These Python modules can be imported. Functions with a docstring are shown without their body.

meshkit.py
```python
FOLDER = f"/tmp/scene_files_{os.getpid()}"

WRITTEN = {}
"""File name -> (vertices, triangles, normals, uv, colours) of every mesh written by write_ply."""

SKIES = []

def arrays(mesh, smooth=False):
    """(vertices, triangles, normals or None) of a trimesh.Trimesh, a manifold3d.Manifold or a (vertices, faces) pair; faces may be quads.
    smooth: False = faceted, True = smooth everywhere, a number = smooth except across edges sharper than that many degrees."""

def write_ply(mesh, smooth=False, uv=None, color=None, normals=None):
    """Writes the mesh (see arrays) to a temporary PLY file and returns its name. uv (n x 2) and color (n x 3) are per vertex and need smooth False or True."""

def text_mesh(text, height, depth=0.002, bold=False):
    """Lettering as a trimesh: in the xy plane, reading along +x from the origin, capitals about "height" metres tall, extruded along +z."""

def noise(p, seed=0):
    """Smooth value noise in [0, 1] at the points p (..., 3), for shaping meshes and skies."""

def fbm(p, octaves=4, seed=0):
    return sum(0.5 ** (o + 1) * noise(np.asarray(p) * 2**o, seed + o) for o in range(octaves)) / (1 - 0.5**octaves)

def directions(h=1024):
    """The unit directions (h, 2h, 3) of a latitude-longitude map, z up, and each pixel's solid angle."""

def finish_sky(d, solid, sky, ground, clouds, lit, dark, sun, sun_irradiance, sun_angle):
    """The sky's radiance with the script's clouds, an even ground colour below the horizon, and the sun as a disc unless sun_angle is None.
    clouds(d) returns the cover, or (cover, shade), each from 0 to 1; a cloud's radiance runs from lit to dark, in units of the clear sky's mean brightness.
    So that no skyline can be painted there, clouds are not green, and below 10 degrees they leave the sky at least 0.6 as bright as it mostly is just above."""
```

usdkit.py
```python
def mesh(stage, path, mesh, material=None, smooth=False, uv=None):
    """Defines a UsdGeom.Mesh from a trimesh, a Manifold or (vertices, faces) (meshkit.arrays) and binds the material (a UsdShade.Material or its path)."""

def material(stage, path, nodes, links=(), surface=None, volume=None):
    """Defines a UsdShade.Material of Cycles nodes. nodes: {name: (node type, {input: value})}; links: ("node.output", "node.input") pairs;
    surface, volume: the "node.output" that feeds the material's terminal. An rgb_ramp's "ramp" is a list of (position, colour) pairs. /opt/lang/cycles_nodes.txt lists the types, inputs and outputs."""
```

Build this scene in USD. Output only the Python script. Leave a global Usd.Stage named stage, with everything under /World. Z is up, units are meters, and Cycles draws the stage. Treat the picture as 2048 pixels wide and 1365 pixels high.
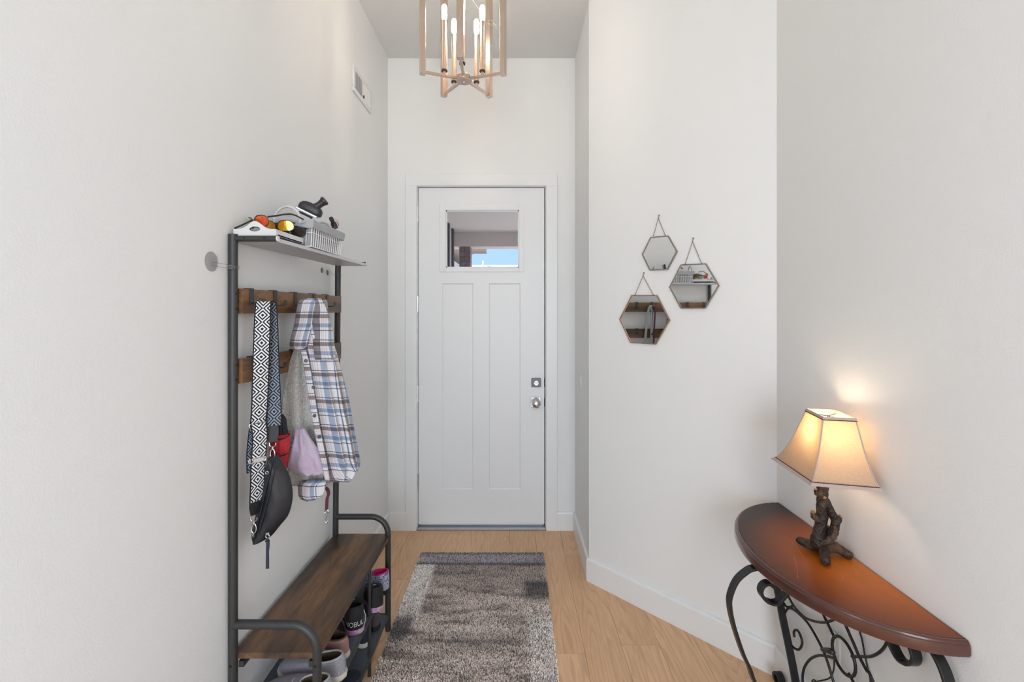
import math, random
import numpy as np, trimesh, manifold3d, shapely.geometry as sg
import usdkit, meshkit
from pxr import Usd, UsdGeom, UsdLux, UsdShade, Sdf, Gf, Vt

stage = Usd.Stage.CreateInMemory()
UsdGeom.SetStageUpAxis(stage, 'Z'); UsdGeom.SetStageMetersPerUnit(stage, 1.0)
UsdGeom.Xform.Define(stage, '/World'); UsdGeom.Scope.Define(stage, '/World/Looks')

# ---------------------------------------------------------------- camera, sky, light, exposure
cam = UsdGeom.Camera.Define(stage, '/World/camera')
cam.AddTranslateOp().Set((0, 0, 1.586)); cam.AddRotateXOp().Set(90.0)
cam.CreateHorizontalApertureAttr(36.0); cam.CreateFocalLengthAttr(36.0 * 915 / 2048)
cam.CreateHorizontalApertureOffsetAttr(-6 * 36.0 / 2048)
cam.CreateVerticalApertureOffsetAttr(-60.5 * 36.0 / 2048)
cam.CreateFStopAttr(0.0); cam.CreateExposureAttr(0.10)

sky = UsdLux.DomeLight.Define(stage, '/World/sky'); sky.CreateIntensityAttr(1.0)
SKY_STRENGTH, WINDOW_LIGHT, SIDE_LIGHT, BULB, LAMP = 1.35, 7.2, 3.3, 55.0, 2.3
sky_mat = usdkit.material(stage, '/World/Looks/sky', {
    'tc': ('texture_coordinate', {}), 'xyz': ('separate_xyz', {}),
    'ramp': ('rgb_ramp', {'ramp': [(0.0, (.30, .28, .26)), (.47, (.30, .28, .26)), (.50, (.34, .52, .84)), (.60, (.36, .55, .88)), (.80, (.40, .58, .90)), (1.0, (.40, .58, .90))]}),
    'half': ('math', {'math_type': 'multiply_add', 'value2': .5, 'value3': .5}),
    'bg': ('background_shader', {'strength': SKY_STRENGTH})},
    [('tc.generated', 'xyz.vector'), ('xyz.z', 'half.value1'), ('half.value', 'ramp.fac'), ('ramp.color', 'bg.color')], surface='bg.background')
UsdShade.MaterialBindingAPI.Apply(sky.GetPrim()).Bind(sky_mat)
sun = UsdLux.DistantLight.Define(stage, '/World/sun'); sun.CreateIntensityAttr(1.7); sun.CreateNormalizeAttr(True); sun.CreateAngleAttr(.53)
sun.AddRotateXYZOp().Set((20.0, 0.0, -25.0)); sun.CreateColorAttr((1.0, .95, .88))

def rect_light(name, loc, w, h, intensity, color, turn=0.):
    l = UsdLux.RectLight.Define(stage, '/World/' + name)
    l.AddTranslateOp().Set(loc); l.AddRotateXYZOp().Set((90.0, 0.0, turn))      # shines along +y (turn 0) or -x (turn 90)
    l.CreateWidthAttr(w); l.CreateHeightAttr(h); l.CreateIntensityAttr(intensity); l.CreateColorAttr(color); l.CreateNormalizeAttr(False)
# daylight entering through the windows of the room behind the camera
rect_light('window_daylight', (.11, -3.36, 1.62), 1.70, 2.60, WINDOW_LIGHT, (.85, .935, 1.0))
rect_light('side_window_daylight', (4.36, -1.55, 1.62), 2.20, 2.40, SIDE_LIGHT, (.85, .935, 1.0), 90.)
rect_light('left_window_daylight', (-4.16, -1.55, 1.62), 2.20, 2.40, SIDE_LIGHT, (.85, .935, 1.0), -90.)

# ---------------------------------------------------------------- helpers
LOC = {}
def number(base):
    if not stage.GetPrimAtPath(base): return base
    k = 1
    while stage.GetPrimAtPath(f'{base}_{k:03d}'): k += 1
    return f'{base}_{k:03d}'
def tag(p, label=None, cat=None, group=None, kind=None):
    p = p if isinstance(p, Usd.Prim) else stage.GetPrimAtPath(p)
    for k, v in (('label', label), ('category', cat), ('group', group), ('kind', kind)):
        if v: p.SetCustomDataByKey(k, v)
    return p
def thing(name, label, cat, loc=(0, 0, 0), group=None, kind=None):
    path = number('/World/' + name)
    x = UsdGeom.Xform.Define(stage, path); x.AddTranslateOp().Set(tuple(map(float, loc)))
    LOC[path] = np.array(loc, float); tag(x.GetPrim(), label, cat, group, kind)
    return path
def arr(mesh):
    v, f, _ = meshkit.arrays(mesh); return np.array(v), np.array(f)
def part(parent, name, mesh, m, smooth=35, uv=None, label=None, kind=None):
    path = number(parent + '/' + name)
    off = LOC[parent]; LOC[path] = off
    v, f = arr(mesh)
    usdkit.mesh(stage, path, trimesh.Trimesh(v - off, f, process=False), m, smooth=(True if uv is not None and smooth else smooth), uv=uv)
    tag(path, label, kind=kind)
    return path
def struct(name, mesh, m, smooth=False, label=None, cat=None):
    path = number('/World/' + name); LOC[path] = np.zeros(3)
    usdkit.mesh(stage, path, trimesh.Trimesh(*arr(mesh), process=False), m, smooth=smooth)
    tag(path, label, cat, kind='structure'); return path
def single(name, mesh, m, label, cat, smooth=35, group=None, loc=None, uv=None, kind=None):
    path = number('/World/' + name)
    v, f = arr(mesh); loc = np.array(loc if loc is not None else [*v.mean(0)[:2], v[:, 2].min()], float)
    g = usdkit.mesh(stage, path, trimesh.Trimesh(v - loc, f, process=False), m, smooth=(True if uv is not None else smooth), uv=uv)
    g.AddTranslateOp().Set(tuple(loc)); LOC[path] = loc
    tag(path, label, cat, group, kind); return path
def cat_(*ms): return trimesh.util.concatenate([trimesh.Trimesh(*arr(m), process=False) for m in ms])
def box(x0, x1, y0, y1, z0, z1, b=0.0):
    lo, hi = np.minimum([x0, y0, z0], [x1, y1, z1]), np.maximum([x0, y0, z0], [x1, y1, z1])
    if b <= 0:
        m = trimesh.creation.box(hi - lo); m.apply_translation((lo + hi) / 2); return m
    pts = []
    for sx in (0, 1):
        for sy in (0, 1):
            for sz in (0, 1):
                c = np.array([hi[0] if sx else lo[0], hi[1] if sy else lo[1], hi[2] if sz else lo[2]])
                s = np.array([-1 if q else 1 for q in (sx, sy, sz)]) * b
                for k in range(3):
                    e = s.copy(); e[k] = 0; pts.append(c + e)
    return trimesh.convex.convex_hull(np.array(pts))
def spline(pts, n=40, closed=False):
    p = np.array(pts, float)
    if len(p) < 3: return np.array([p[0] + (p[-1] - p[0]) * t for t in np.linspace(0, 1, n)])
    q = np.vstack([p[-1], p, p[:2]]) if closed else np.vstack([2 * p[0] - p[1], p, 2 * p[-1] - p[-2]])
    seg = len(p) if closed else len(p) - 1
    out = []
    for u in np.linspace(0, seg, n, endpoint=not closed):
        i = min(int(u), seg - 1); t = u - i
        a, b, c, d = q[i], q[i + 1], q[i + 2], q[i + 3]
        out.append(.5 * (2 * b + (c - a) * t + (2 * a - 5 * b + 4 * c - d) * t * t + (3 * b - a - 3 * c + d) * t ** 3))
    return np.array(out)
def sweep(path, prof, up=None, closed=False, scale=None, caps=True):
    """prof: (k,2) closed outline; up: fixed reference for the profile's second axis."""
    p, prof = np.array(path, float), np.array(prof, float)
    n, k = len(p), len(prof)
    t = (np.roll(p, -1, 0) - np.roll(p, 1, 0)) if closed else np.gradient(p, axis=0)
    t /= np.linalg.norm(t, axis=1, keepdims=True) + 1e-12
    fr = []
    if up is not None:
        for i in range(n):
            a = np.cross(up, t[i]); a /= np.linalg.norm(a) + 1e-12; fr.append((a, np.cross(t[i], a)))
    else:
        ref = np.array([0, 0, 1.]) if abs(t[0][2]) < .9 else np.array([1., 0, 0])
        a = np.cross(ref, t[0]); a /= np.linalg.norm(a)
        for i in range(n):
            a = a - t[i] * a.dot(t[i]); a /= np.linalg.norm(a) + 1e-12; fr.append((a, np.cross(t[i], a)))
    s = np.ones(n) if scale is None else np.broadcast_to(scale, (n,))
    v = np.vstack([p[i] + s[i] * (prof[:, :1] * fr[i][0] + prof[:, 1:] * fr[i][1]) for i in range(n)])
    f = []
    for i in range(n if closed else n - 1):
        j = (i + 1) % n
        for q in range(k):
            r = (q + 1) % k
            f += [[i * k + q, i * k + r, j * k + r], [i * k + q, j * k + r, j * k + q]]
    if caps and not closed:
        v = np.vstack([v, p[:1], p[-1:]])
        for q in range(k):
            r = (q + 1) % k
            f += [[n * k, r, q], [n * k + 1, (n - 1) * k + q, (n - 1) * k + r]]
    return trimesh.Trimesh(v, np.array(f), process=False)
def circ(r, k=12): a = np.arange(k) * 2 * np.pi / k; return np.c_[r * np.cos(a), r * np.sin(a)]
def rectp(w, h, c=.25):
    w, h = w / 2, h / 2; c = c * min(w, h)
    return np.array([(w, -h + c), (w, h - c), (w - c, h), (-w + c, h), (-w, h - c), (-w, -h + c), (-w + c, -h), (w - c, -h)])
def tube(pts, r, k=12, n=None, closed=False, scale=None):
    p = spline(pts, n, closed) if n else np.array(pts, float)
    return sweep(p, circ(r, k), closed=closed, scale=scale)
def cyl(a, b, r, k=20, r2=None):
    p = np.array([a, b], float); return sweep(p, circ(1, k), scale=np.array([r, r2 if r2 is not None else r]))
def lathe(prof, c=(0, 0, 0), k=28):
    pr = np.array(prof, float); a = np.arange(k) * 2 * np.pi / k; n = len(pr)
    v = np.vstack([np.c_[r * np.cos(a), r * np.sin(a), np.full(k, z)] for r, z in pr]) + np.array(c, float)
    f = []
    for i in range(n - 1):
        for q in range(k):
            r = (q + 1) % k
            f += [[i * k + q, i * k + r, (i + 1) * k + r], [i * k + q, (i + 1) * k + r, (i + 1) * k + q]]
    return trimesh.Trimesh(v, np.array(f), process=True)
def orient(m, d, at):
    """turns a mesh built along +z towards d and moves it to at"""
    m = m.copy(); m.apply_transform(trimesh.geometry.align_vectors([0, 0, 1], np.array(d, float) / np.linalg.norm(d))); m.apply_translation(at); return m
def loft(rings, capa=True, capb=True):
    R = np.array(rings, float); n, k, _ = R.shape
    v = R.reshape(-1, 3); f = []
    for i in range(n - 1):
        for q in range(k):
            r = (q + 1) % k
            f += [[i * k + q, i * k + r, (i + 1) * k + r], [i * k + q, (i + 1) * k + r, (i + 1) * k + q]]
    if capa: v = np.vstack([v, R[0].mean(0)]); f += [[len(v) - 1, (q + 1) % k, q] for q in range(k)]
    if capb: v = np.vstack([v, R[-1].mean(0)]); f += [[len(v) - 1, (n - 1) * k + q, (n - 1) * k + (q + 1) % k] for q in range(k)]
    return trimesh.Trimesh(v, np.array(f), process=False)
def extr(poly, z0, z1):
    m = trimesh.creation.extrude_polygon(sg.Polygon(poly) if not hasattr(poly, 'area') else poly, z1 - z0, engine='earcut'); m.apply_translation((0, 0, z0)); return m
def cloth(rows, n=36, k=30, front=.02, back=.02, fold=.0, waves=3, seed=0, drift=0., lump=.0, uvs=1.0):
    """A hanging piece of cloth as a closed soft volume. rows: left x,y,z, right x,y,z from the top down; front/back: its belly towards -y / +y. Returns mesh, uv."""
    R = spline(rows, n); rings, uv = [], []
    s = np.linspace(0, 1, k); h = 0
    for i, q in enumerate(R):
        l, r = q[:3], q[3:]; t = i / (n - 1)
        if i: h += np.linalg.norm((q[:3] + q[3:] - R[i - 1][:3] - R[i - 1][3:]) / 2)
        w = np.linalg.norm(r - l); d = (r - l) / (w + 1e-9)
        nrm = np.array([d[1], -d[0], 0]); nrm /= np.linalg.norm(nrm) + 1e-9        # towards the viewer side
        base = l + (r - l) * s[:, None]
        b = np.sin(np.pi * s) ** .7
        rip = fold * np.sin(2 * np.pi * (waves * s + drift * t) + seed) * b * min(1, .3 + t * 1.2)
        g = meshkit.fbm(np.c_[s * 5 + seed * 7, np.full(k, t * 7), np.zeros(k)], 3, int(seed)) - .5
        fr = base + nrm * (front * b + rip + lump * g * b)[:, None]
        bk = base - nrm * (back * b - .5 * rip)[:, None]
        rings.append(np.vstack([fr, bk[-2:0:-1]]))
        u = np.r_[s * w, s[-2:0:-1] * w]; uv.append(np.c_[u * uvs, np.full(len(u), -h * uvs)])
    m = loft(rings)
    uv = np.vstack(uv + [[uv[0].mean(0)], [uv[-1].mean(0)]])
    return m, uv
def ribbon(path, width, across, thick=.002):
    """a strap: path of points, width, across = direction of its width at each point. Returns mesh, uv (u from -1 to 1, v along)"""
    p = np.array(path, float); n = len(p); a = np.broadcast_to(np.array(across, float), p.shape).copy(); a /= np.linalg.norm(a, axis=1, keepdims=True)
    t = np.gradient(p, axis=0); t /= np.linalg.norm(t, axis=1, keepdims=True)
    nr = np.cross(t, a); nr /= np.linalg.norm(nr, axis=1, keepdims=True); w = np.broadcast_to(width, (n,))[:, None] / 2
    h = np.r_[0, np.cumsum(np.linalg.norm(np.diff(p, axis=0), axis=1))]
    rings = np.stack([p - a * w - nr * thick, p + a * w - nr * thick, p + a * w + nr * thick, p - a * w + nr * thick], 1)
    uv = np.stack([np.c_[x * np.ones(n), h] for x in (-1, 1, 1, -1)], 1).reshape(-1, 2)
    return loft(rings), np.vstack([uv, [0, 0], [0, h[-1]]])
def blob(bones, edge=.006, smooth=6, bump=0., seed=0, freq=60):
    """bones: ((p, r), (q, r)) chains -> one smooth solid"""
    ms = []
    for (p, r), (q, s) in bones:
        a = manifold3d.Manifold.sphere(r, 18).translate(tuple(map(float, p))); b = manifold3d.Manifold.sphere(s, 18).translate(tuple(map(float, q)))
        ms.append(manifold3d.Manifold.batch_hull([a, b]))
    m = manifold3d.Manifold.batch_boolean(ms, manifold3d.OpType.Add).refine_to_length(edge)
    t = trimesh.Trimesh(*arr(m), process=True); trimesh.smoothing.filter_taubin(t, iterations=smooth)
    if bump:
        n = t.vertex_normals; t.vertices += n * ((meshkit.fbm(t.vertices * freq, 3, seed) - .5) * bump)[:, None]
    return t

# ---------------------------------------------------------------- materials
def mat(name, color, rough=.5, metal=0., bump=None, vary=None, **kw):
    """principled; bump=(scale, distance); vary=(scale, other colour, (lo, hi), stretch)"""
    n = {'p': ('principled_bsdf', {'base_color': color, 'roughness': rough, 'metallic': metal, **kw})}; l = []
    if bump or vary: n['g'] = ('texture_coordinate', {})
    if vary:
        sc, c2, (lo, hi), st = vary
        n['m'] = ('mapping', {'scale': st}); n['n'] = ('noise_texture', {'scale': sc, 'detail': 5.0, 'roughness': .6})
        n['r'] = ('rgb_ramp', {'ramp': [(0, color), (lo, color), (hi, c2), (1, c2)]})
        l += [('g.object', 'm.vector'), ('m.vector', 'n.vector'), ('n.fac', 'r.fac'), ('r.color', 'p.base_color')]
    if bump:
        n['bn'] = ('noise_texture', {'scale': bump[0], 'detail': 3.0}); n['b'] = ('bump', {'strength': 1.0, 'distance': bump[1]})
        l += [('g.object', 'bn.vector'), ('bn.fac', 'b.height'), ('b.normal', 'p.normal')]
    return usdkit.material(stage, '/World/Looks/' + name, n, l, surface='p.BSDF')
paint = mat('wall_paint', (.865, .872, .87), .6, bump=(190, .0006), specular_ior_level=.25)
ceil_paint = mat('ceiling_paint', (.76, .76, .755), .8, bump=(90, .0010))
trim = mat('trim_paint', (.86, .868, .875), .35)
door_paint = mat('door_paint', (.85, .86, .872), .38)
iron = mat('powder_coated_steel', (.030, .031, .031), .45, .0, bump=(700, .00025), specular_ior_level=.6)
wrought = mat('wrought_iron', (.022, .021, .022), .34, .3, bump=(160, .0008))
nickel = mat('brushed_nickel', (.68, .55, .46), .26, 1.0)
chrome = mat('satin_chrome', (.62, .63, .65), .22, 1.0)
steel = mat('zinc_steel', (.19, .20, .215), .55, 1.0)
mirror_m = mat('mirror_glass', (.90, .91, .91), .015, 1.0)
brass = mat('aged_frame', (.34, .30, .26), .35, 1.0)
copper = mat('copper_frame', (.52, .33, .24), .35, 1.0)
black_rubber = mat('black_rubber', (.012, .012, .013), .6)
black_plastic = mat('black_plastic', (.022, .022, .025), .38)
white_plastic = mat('white_plastic', (.80, .80, .80), .35)
clear_plastic = usdkit.material(stage, '/World/Looks/clear_plastic', {'t': ('transparent_bsdf', {'color': (.995, .995, .995)}), 'g': ('glossy_bsdf', {'color': (1, 1, 1), 'roughness': .10}), 'd': ('diffuse_bsdf', {'color': (.9, .9, .9)}), 'w': ('layer_weight', {'blend': .09}), 'm': ('mix_closure', {}), 'm2': ('mix_closure', {'fac': .025})},
    [('w.fresnel', 'm.fac'), ('t.BSDF', 'm.closure1'), ('g.BSDF', 'm.closure2'), ('m.closure', 'm2.closure1'), ('d.BSDF', 'm2.closure2')], surface='m2.closure')
pane_m = usdkit.material(stage, '/World/Looks/window_pane', {'t': ('transparent_bsdf', {'color': (.97, .98, .98)}), 'g': ('glossy_bsdf', {'roughness': .0}), 'f': ('fresnel', {'IOR': 1.06}), 'm': ('mix_closure', {})},
    [('f.fac', 'm.fac'), ('t.BSDF', 'm.closure1'), ('g.BSDF', 'm.closure2')], surface='m.closure')

def wood(name, dark, mid, light, along='y', scale=14., contour=11., off=(0, 0, 0), rough=.45, line=.45, stretch=.07, bump=.0004, coat=0., blotch=.45, rng=(.3, .7)):
    """grain as the contour lines of a stretched noise"""
    st = {'x': (stretch, 1, 1), 'y': (1, stretch, 1), 'z': (1, 1, stretch)}[along]
    n = {'tc': ('geometry', {}), 'mp': ('mapping', {'location': off, 'scale': st}),
         'n': ('noise_texture', {'scale': scale, 'detail': 1.5, 'roughness': .4, 'distortion': .15}),
         'mul': ('math', {'math_type': 'multiply', 'value2': contour}), 'fr': ('math', {'math_type': 'fraction'}),
         'rr': ('rgb_ramp', {'ramp': [(0, (1, 1, 1)), (.55, (.8, .8, .8)), (.88, (0, 0, 0)), (1, (1, 1, 1))]}),
         'n2': ('noise_texture', {'scale': scale * 9, 'detail': 3.0}), 'n3': ('noise_texture', {'scale': scale * blotch, 'detail': 4.0, 'roughness': .6}),
         'cr': ('rgb_ramp', {'ramp': [(rng[0], mid), (rng[1], light)]}), 'dk': ('mix_color', {'blend_type': 'mix', 'a': dark}),
         'lf': ('math', {'math_type': 'multiply_add', 'value2': line, 'value3': 1 - line}),
         'fine': ('mix_color', {'blend_type': 'multiply', 'fac': .35}), 'fr2': ('rgb_ramp', {'ramp': [(.3, (.6, .6, .6)), (.7, (1, 1, 1))]}),
         'b': ('bump', {'strength': .6, 'distance': bump}), 'p': ('principled_bsdf', {'roughness': rough, 'coat_weight': coat, 'coat_roughness': .12})}
    l = [('tc.position', 'mp.vector'), ('mp.vector', 'n.vector'), ('mp.vector', 'n2.vector'), ('mp.vector', 'n3.vector'), ('n.fac', 'mul.value1'), ('mul.value', 'fr.value1'), ('fr.value', 'rr.fac'),
         ('n3.fac', 'cr.fac'), ('rr.color', 'lf.value1'), ('lf.value', 'dk.fac'), ('cr.color', 'dk.b'), ('n2.fac', 'fr2.fac'), ('dk.result', 'fine.a'), ('fr2.color', 'fine.b'),
         ('fine.result', 'p.base_color'), ('lf.value', 'b.height'), ('b.normal', 'p.normal')]
    return usdkit.material(stage, '/World/Looks/' + name, n, l, surface='p.BSDF')
oak = [wood(f'oak_plank_{k}', (.42, .24, .125), tuple(np.array((.76, .46, .255)) * s), tuple(np.array((.86, .55, .325)) * s), 'y', 9., 17., (k * 3.7, k * 5.1, k * 2.3), .42, .32, .10) for k, s in enumerate((.96, 1.0, 1.04, .98, 1.02))]
rustic = wood('rustic_brown_board', (.055, .031, .018), (.050, .032, .022), (.250, .125, .058), 'y', 22., 6., (.3, .2, .1), .36, .40, .16, blotch=.30, rng=(.42, .60))
rail_wood = wood('rustic_rail_board', (.050, .027, .015), (.075, .042, .024), (.28, .135, .058), 'y', 24., 6., (2.3, 1.2, .1), .40, .45, .12, blotch=.3, rng=(.40, .60))

# ---------------------------------------------------------------- large structure
XL, XR, XW, YB, YR, ZC = -.92, .4346, 1.137, 3.31, -3.5, 3.414
YK, YJ = 2.69, 1.9876                                            # the two ends of the angled wall
def plank_edges():
    xs = [-.936 + .18 * k for k in range(-19, 31)]
    rnd = random.Random(5); out = []
    for i in range(49):
        y = -3.6 + rnd.uniform(.2, 1.2)
        joints = [-3.62]
        while y < 3.4: joints.append(y); y += rnd.choice((1.22, 1.22, .95))
        if i == 25: joints = [-3.62, -2.7, -1.5, -.3, .9, 2.115]
        joints = [j for j in joints if 19 <= i < 31 or j < -.4]
        joints.append(3.50 if 19 <= i < 31 else .40); out.append((xs[i], xs[i + 1], joints))
    return out
fl = thing('floor', 'light oak plank floor running towards the white front door', 'floor', kind='structure')
ci = 0
for x0, x1, js in plank_edges():
    for a, b in zip(js, js[1:]):
        part(fl, 'plank', box(x0 + .0004, x1 - .0004, a + .0004, b - .0004, -.012, 0, .0005), oak[ci % 5], smooth=False); ci += 2 if ci % 3 else 1
struct('subfloor', box(-4.4, 4.6, -3.7, 3.47, -.10, -.0125), mat('subfloor_board', (.10, .08, .06), .9))
struct('ceiling', box(-4.46, 4.66, -3.68, YB + .16, ZC, ZC + .15), ceil_paint)
XLS = -4.3                                                       # the room behind the camera opens to both sides
struct('wall_left', box(XL - .15, XL, .25, YB + .16, 0, ZC), paint)
struct('wall_room_front_left', box(XLS - .15, XL - .15, .25, .40, 0, ZC), paint)
struct('wall_room_left', cat_(box(XLS - .15, XLS, -3.68, -2.70, 0, ZC), box(XLS - .15, XLS, -.40, .25, 0, ZC), box(XLS - .15, XLS, -2.70, -.40, 0, .37), box(XLS - .15, XLS, -2.70, -.40, 2.87, ZC)), paint)
DX0, DX1, DZ = -.709, .2243, 2.4868                              # door opening
back = cat_(box(XL, DX0, YB, YB + .16, 0, ZC), box(DX1, XR + .15, YB, YB + .16, 0, ZC), box(DX0, DX1, YB, YB + .16, DZ, ZC))
struct('wall_far', back, paint)
struct('wall_right', extr([(XR, YK), (XR, YB), (XR + .15, YB), (XR + .15, YK + .06)], 0, ZC), paint)
struct('wall_right_angled', extr([(XR, YK), (XR + .15, YK + .06), (XW + .15, YJ + .06), (XW, YJ)], 0, ZC), paint)
struct('wall_right_near', extr([(XW, YJ), (XW + .15, YJ + .06), (XW + .15, .25), (XW, .25)], 0, ZC), paint)
XS = 4.5                                                         # the room behind the camera opens to the right
struct('wall_room_front', box(XW + .15, XS + .15, .25, .40, 0, ZC), paint)
struct('wall_room_right', cat_(box(XS, XS + .15, -3.68, -2.70, 0, ZC), box(XS, XS + .15, -.40, .25, 0, ZC), box(XS, XS + .15, -2.70, -.40, 0, .37), box(XS, XS + .15, -2.70, -.40, 2.87, ZC)), paint)
WX0, WX1, WZ0, WZ1 = -.74, .96, .32, 2.92                        # rear window
struct('wall_rear', cat_(box(XLS, WX0, YR - .15, YR, 0, ZC), box(WX1, XS, YR - .15, YR, 0, ZC), box(WX0, WX1, YR - .15, YR, 0, WZ0), box(WX0, WX1, YR - .15, YR, WZ1, ZC)), paint)
wn = thing('window_1', 'tall white rear window letting daylight into the hall', 'window', (.11, YR, WZ0), kind='structure')
part(wn, 'window_frame', cat_(box(WX0, WX0 + .05, YR - .10, YR - .04, WZ0, WZ1), box(WX1 - .05, WX1, YR - .10, YR - .04, WZ0, WZ1), box(WX0 + .05, WX1 - .05, YR - .10, YR - .04, WZ0, WZ0 + .05), box(WX0 + .05, WX1 - .05, YR - .10, YR - .04, WZ1 - .05, WZ1), box(.085, .135, YR - .10, YR - .04, WZ0 + .05, WZ1 - .05)), trim, False)
part(wn, 'pane', cat_(box(WX0 + .05, .085, YR - .075, YR - .069, WZ0 + .05, WZ1 - .05), box(.135, WX1 - .05, YR - .075, YR - .069, WZ0 + .05, WZ1 - .05)), pane_m, False)

w2 = thing('window_2', 'white side window of the room behind the hall', 'window', (XS, -1.55, .37), kind='structure')
part(w2, 'window_frame', cat_(box(XS + .04, XS + .10, -2.70, -2.65, .37, 2.87), box(XS + .04, XS + .10, -.45, -.40, .37, 2.87), box(XS + .04, XS + .10, -2.65, -.45, .37, .42), box(XS + .04, XS + .10, -2.65, -.45, 2.82, 2.87), box(XS + .04, XS + .10, -1.575, -1.525, .42, 2.82)), trim, False)
part(w2, 'pane', cat_(box(XS + .066, XS + .072, -2.65, -1.575, .42, 2.82), box(XS + .066, XS + .072, -1.525, -.45, .42, 2.82)), pane_m, False)

w3 = thing('window_3', 'white window on the other side of the room behind the hall', 'window', (XLS, -1.55, .37), kind='structure')
U = XLS - .14
part(w3, 'window_frame', cat_(box(U + .04, U + .10, -2.70, -2.65, .37, 2.87), box(U + .04, U + .10, -.45, -.40, .37, 2.87), box(U + .04, U + .10, -2.65, -.45, .37, .42), box(U + .04, U + .10, -2.65, -.45, 2.82, 2.87), box(U + .04, U + .10, -1.575, -1.525, .42, 2.82)), trim, False)
part(w3, 'pane', cat_(box(U + .066, U + .072, -2.65, -1.575, .42, 2.82), box(U + .066, U + .072, -1.525, -.45, .42, 2.82)), pane_m, False)

# baseboards with an eased top edge
BB = np.array([(0, 0), (.015, 0), (.015, .122), (.012, .130), (.006, .134), (0, .134)])
def baseboard(name, a, b, nrm):
    a, b, nrm = np.array(a), np.array(b), np.array(nrm)
    v = np.vstack([[[*(p + nrm * t), z] for t, z in BB] for p in (a, b)]); k = len(BB); f = []
    for q in range(k):
        r = (q + 1) % k; f += [[q, r, k + r], [q, k + r, k + q]]
    f += [[0, q + 1, q] for q in range(1, k - 1)] + [[k, k + q, k + q + 1] for q in range(1, k - 1)]
    m = trimesh.Trimesh(v, f, process=True); m.fix_normals(); struct(name, m, trim)
baseboard('baseboard_left', (XL, .25), (XL, YB), (1., 0))
baseboard('baseboard_far_left', (XL + .015, YB), (-.7886, YB), (0, -1.))
baseboard('baseboard_far_right', (.3039, YB), (XR - .015, YB), (0, -1.))
baseboard('baseboard_right', (XR, YB), (XR, YK - .006), (-1., 0))
d45 = np.array((-1, -1)) / 2 ** .5
baseboard('baseboard_right_angled', (XR, YK), (XW, YJ), d45)
baseboard('baseboard_right_near', (XW, YJ - .006), (XW, .25), (-1., 0))
baseboard('baseboard_rear', (XLS, YR), (XS, YR), (0, 1.))

# door casing, jamb, threshold
struct('trim_1', cat_(box(-.7886, -.7095, YB - .018, YB, 0, 2.4873, .002), box(.2248, .3039, YB - .018, YB, 0, 2.4873, .002), box(-.7886, .3039, YB - .018, YB, 2.4873, 2.570, .002)), trim)
struct('trim_2', cat_(box(DX0, DX0 + .004, YB, YB + .10, .02, DZ), box(DX1 - .004, DX1, YB, YB + .10, .02, DZ), box(DX0 + .004, DX1 - .004, YB, YB + .10, DZ - .004, DZ)), trim)
struct('trim_3', cat_(box(DX0 + .004, DX0 + .016, YB + .062, YB + .11, .03, DZ - .004), box(DX1 - .016, DX1 - .004, YB + .062, YB + .11, .03, DZ - .004), box(DX0 + .016, DX1 - .016, YB + .062, YB + .11, DZ - .016, DZ - .004)), black_rubber)
struct('trim_4', cat_(box(DX0 + .001, DX1 - .001, YB - .012, YB + .15, .0, .020, .004), box(DX0 + .02, DX1 - .02, YB + .02, YB + .05, .02, .030, .003)), mat('aluminium_sill', (.45, .48, .53), .42, .8))

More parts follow.
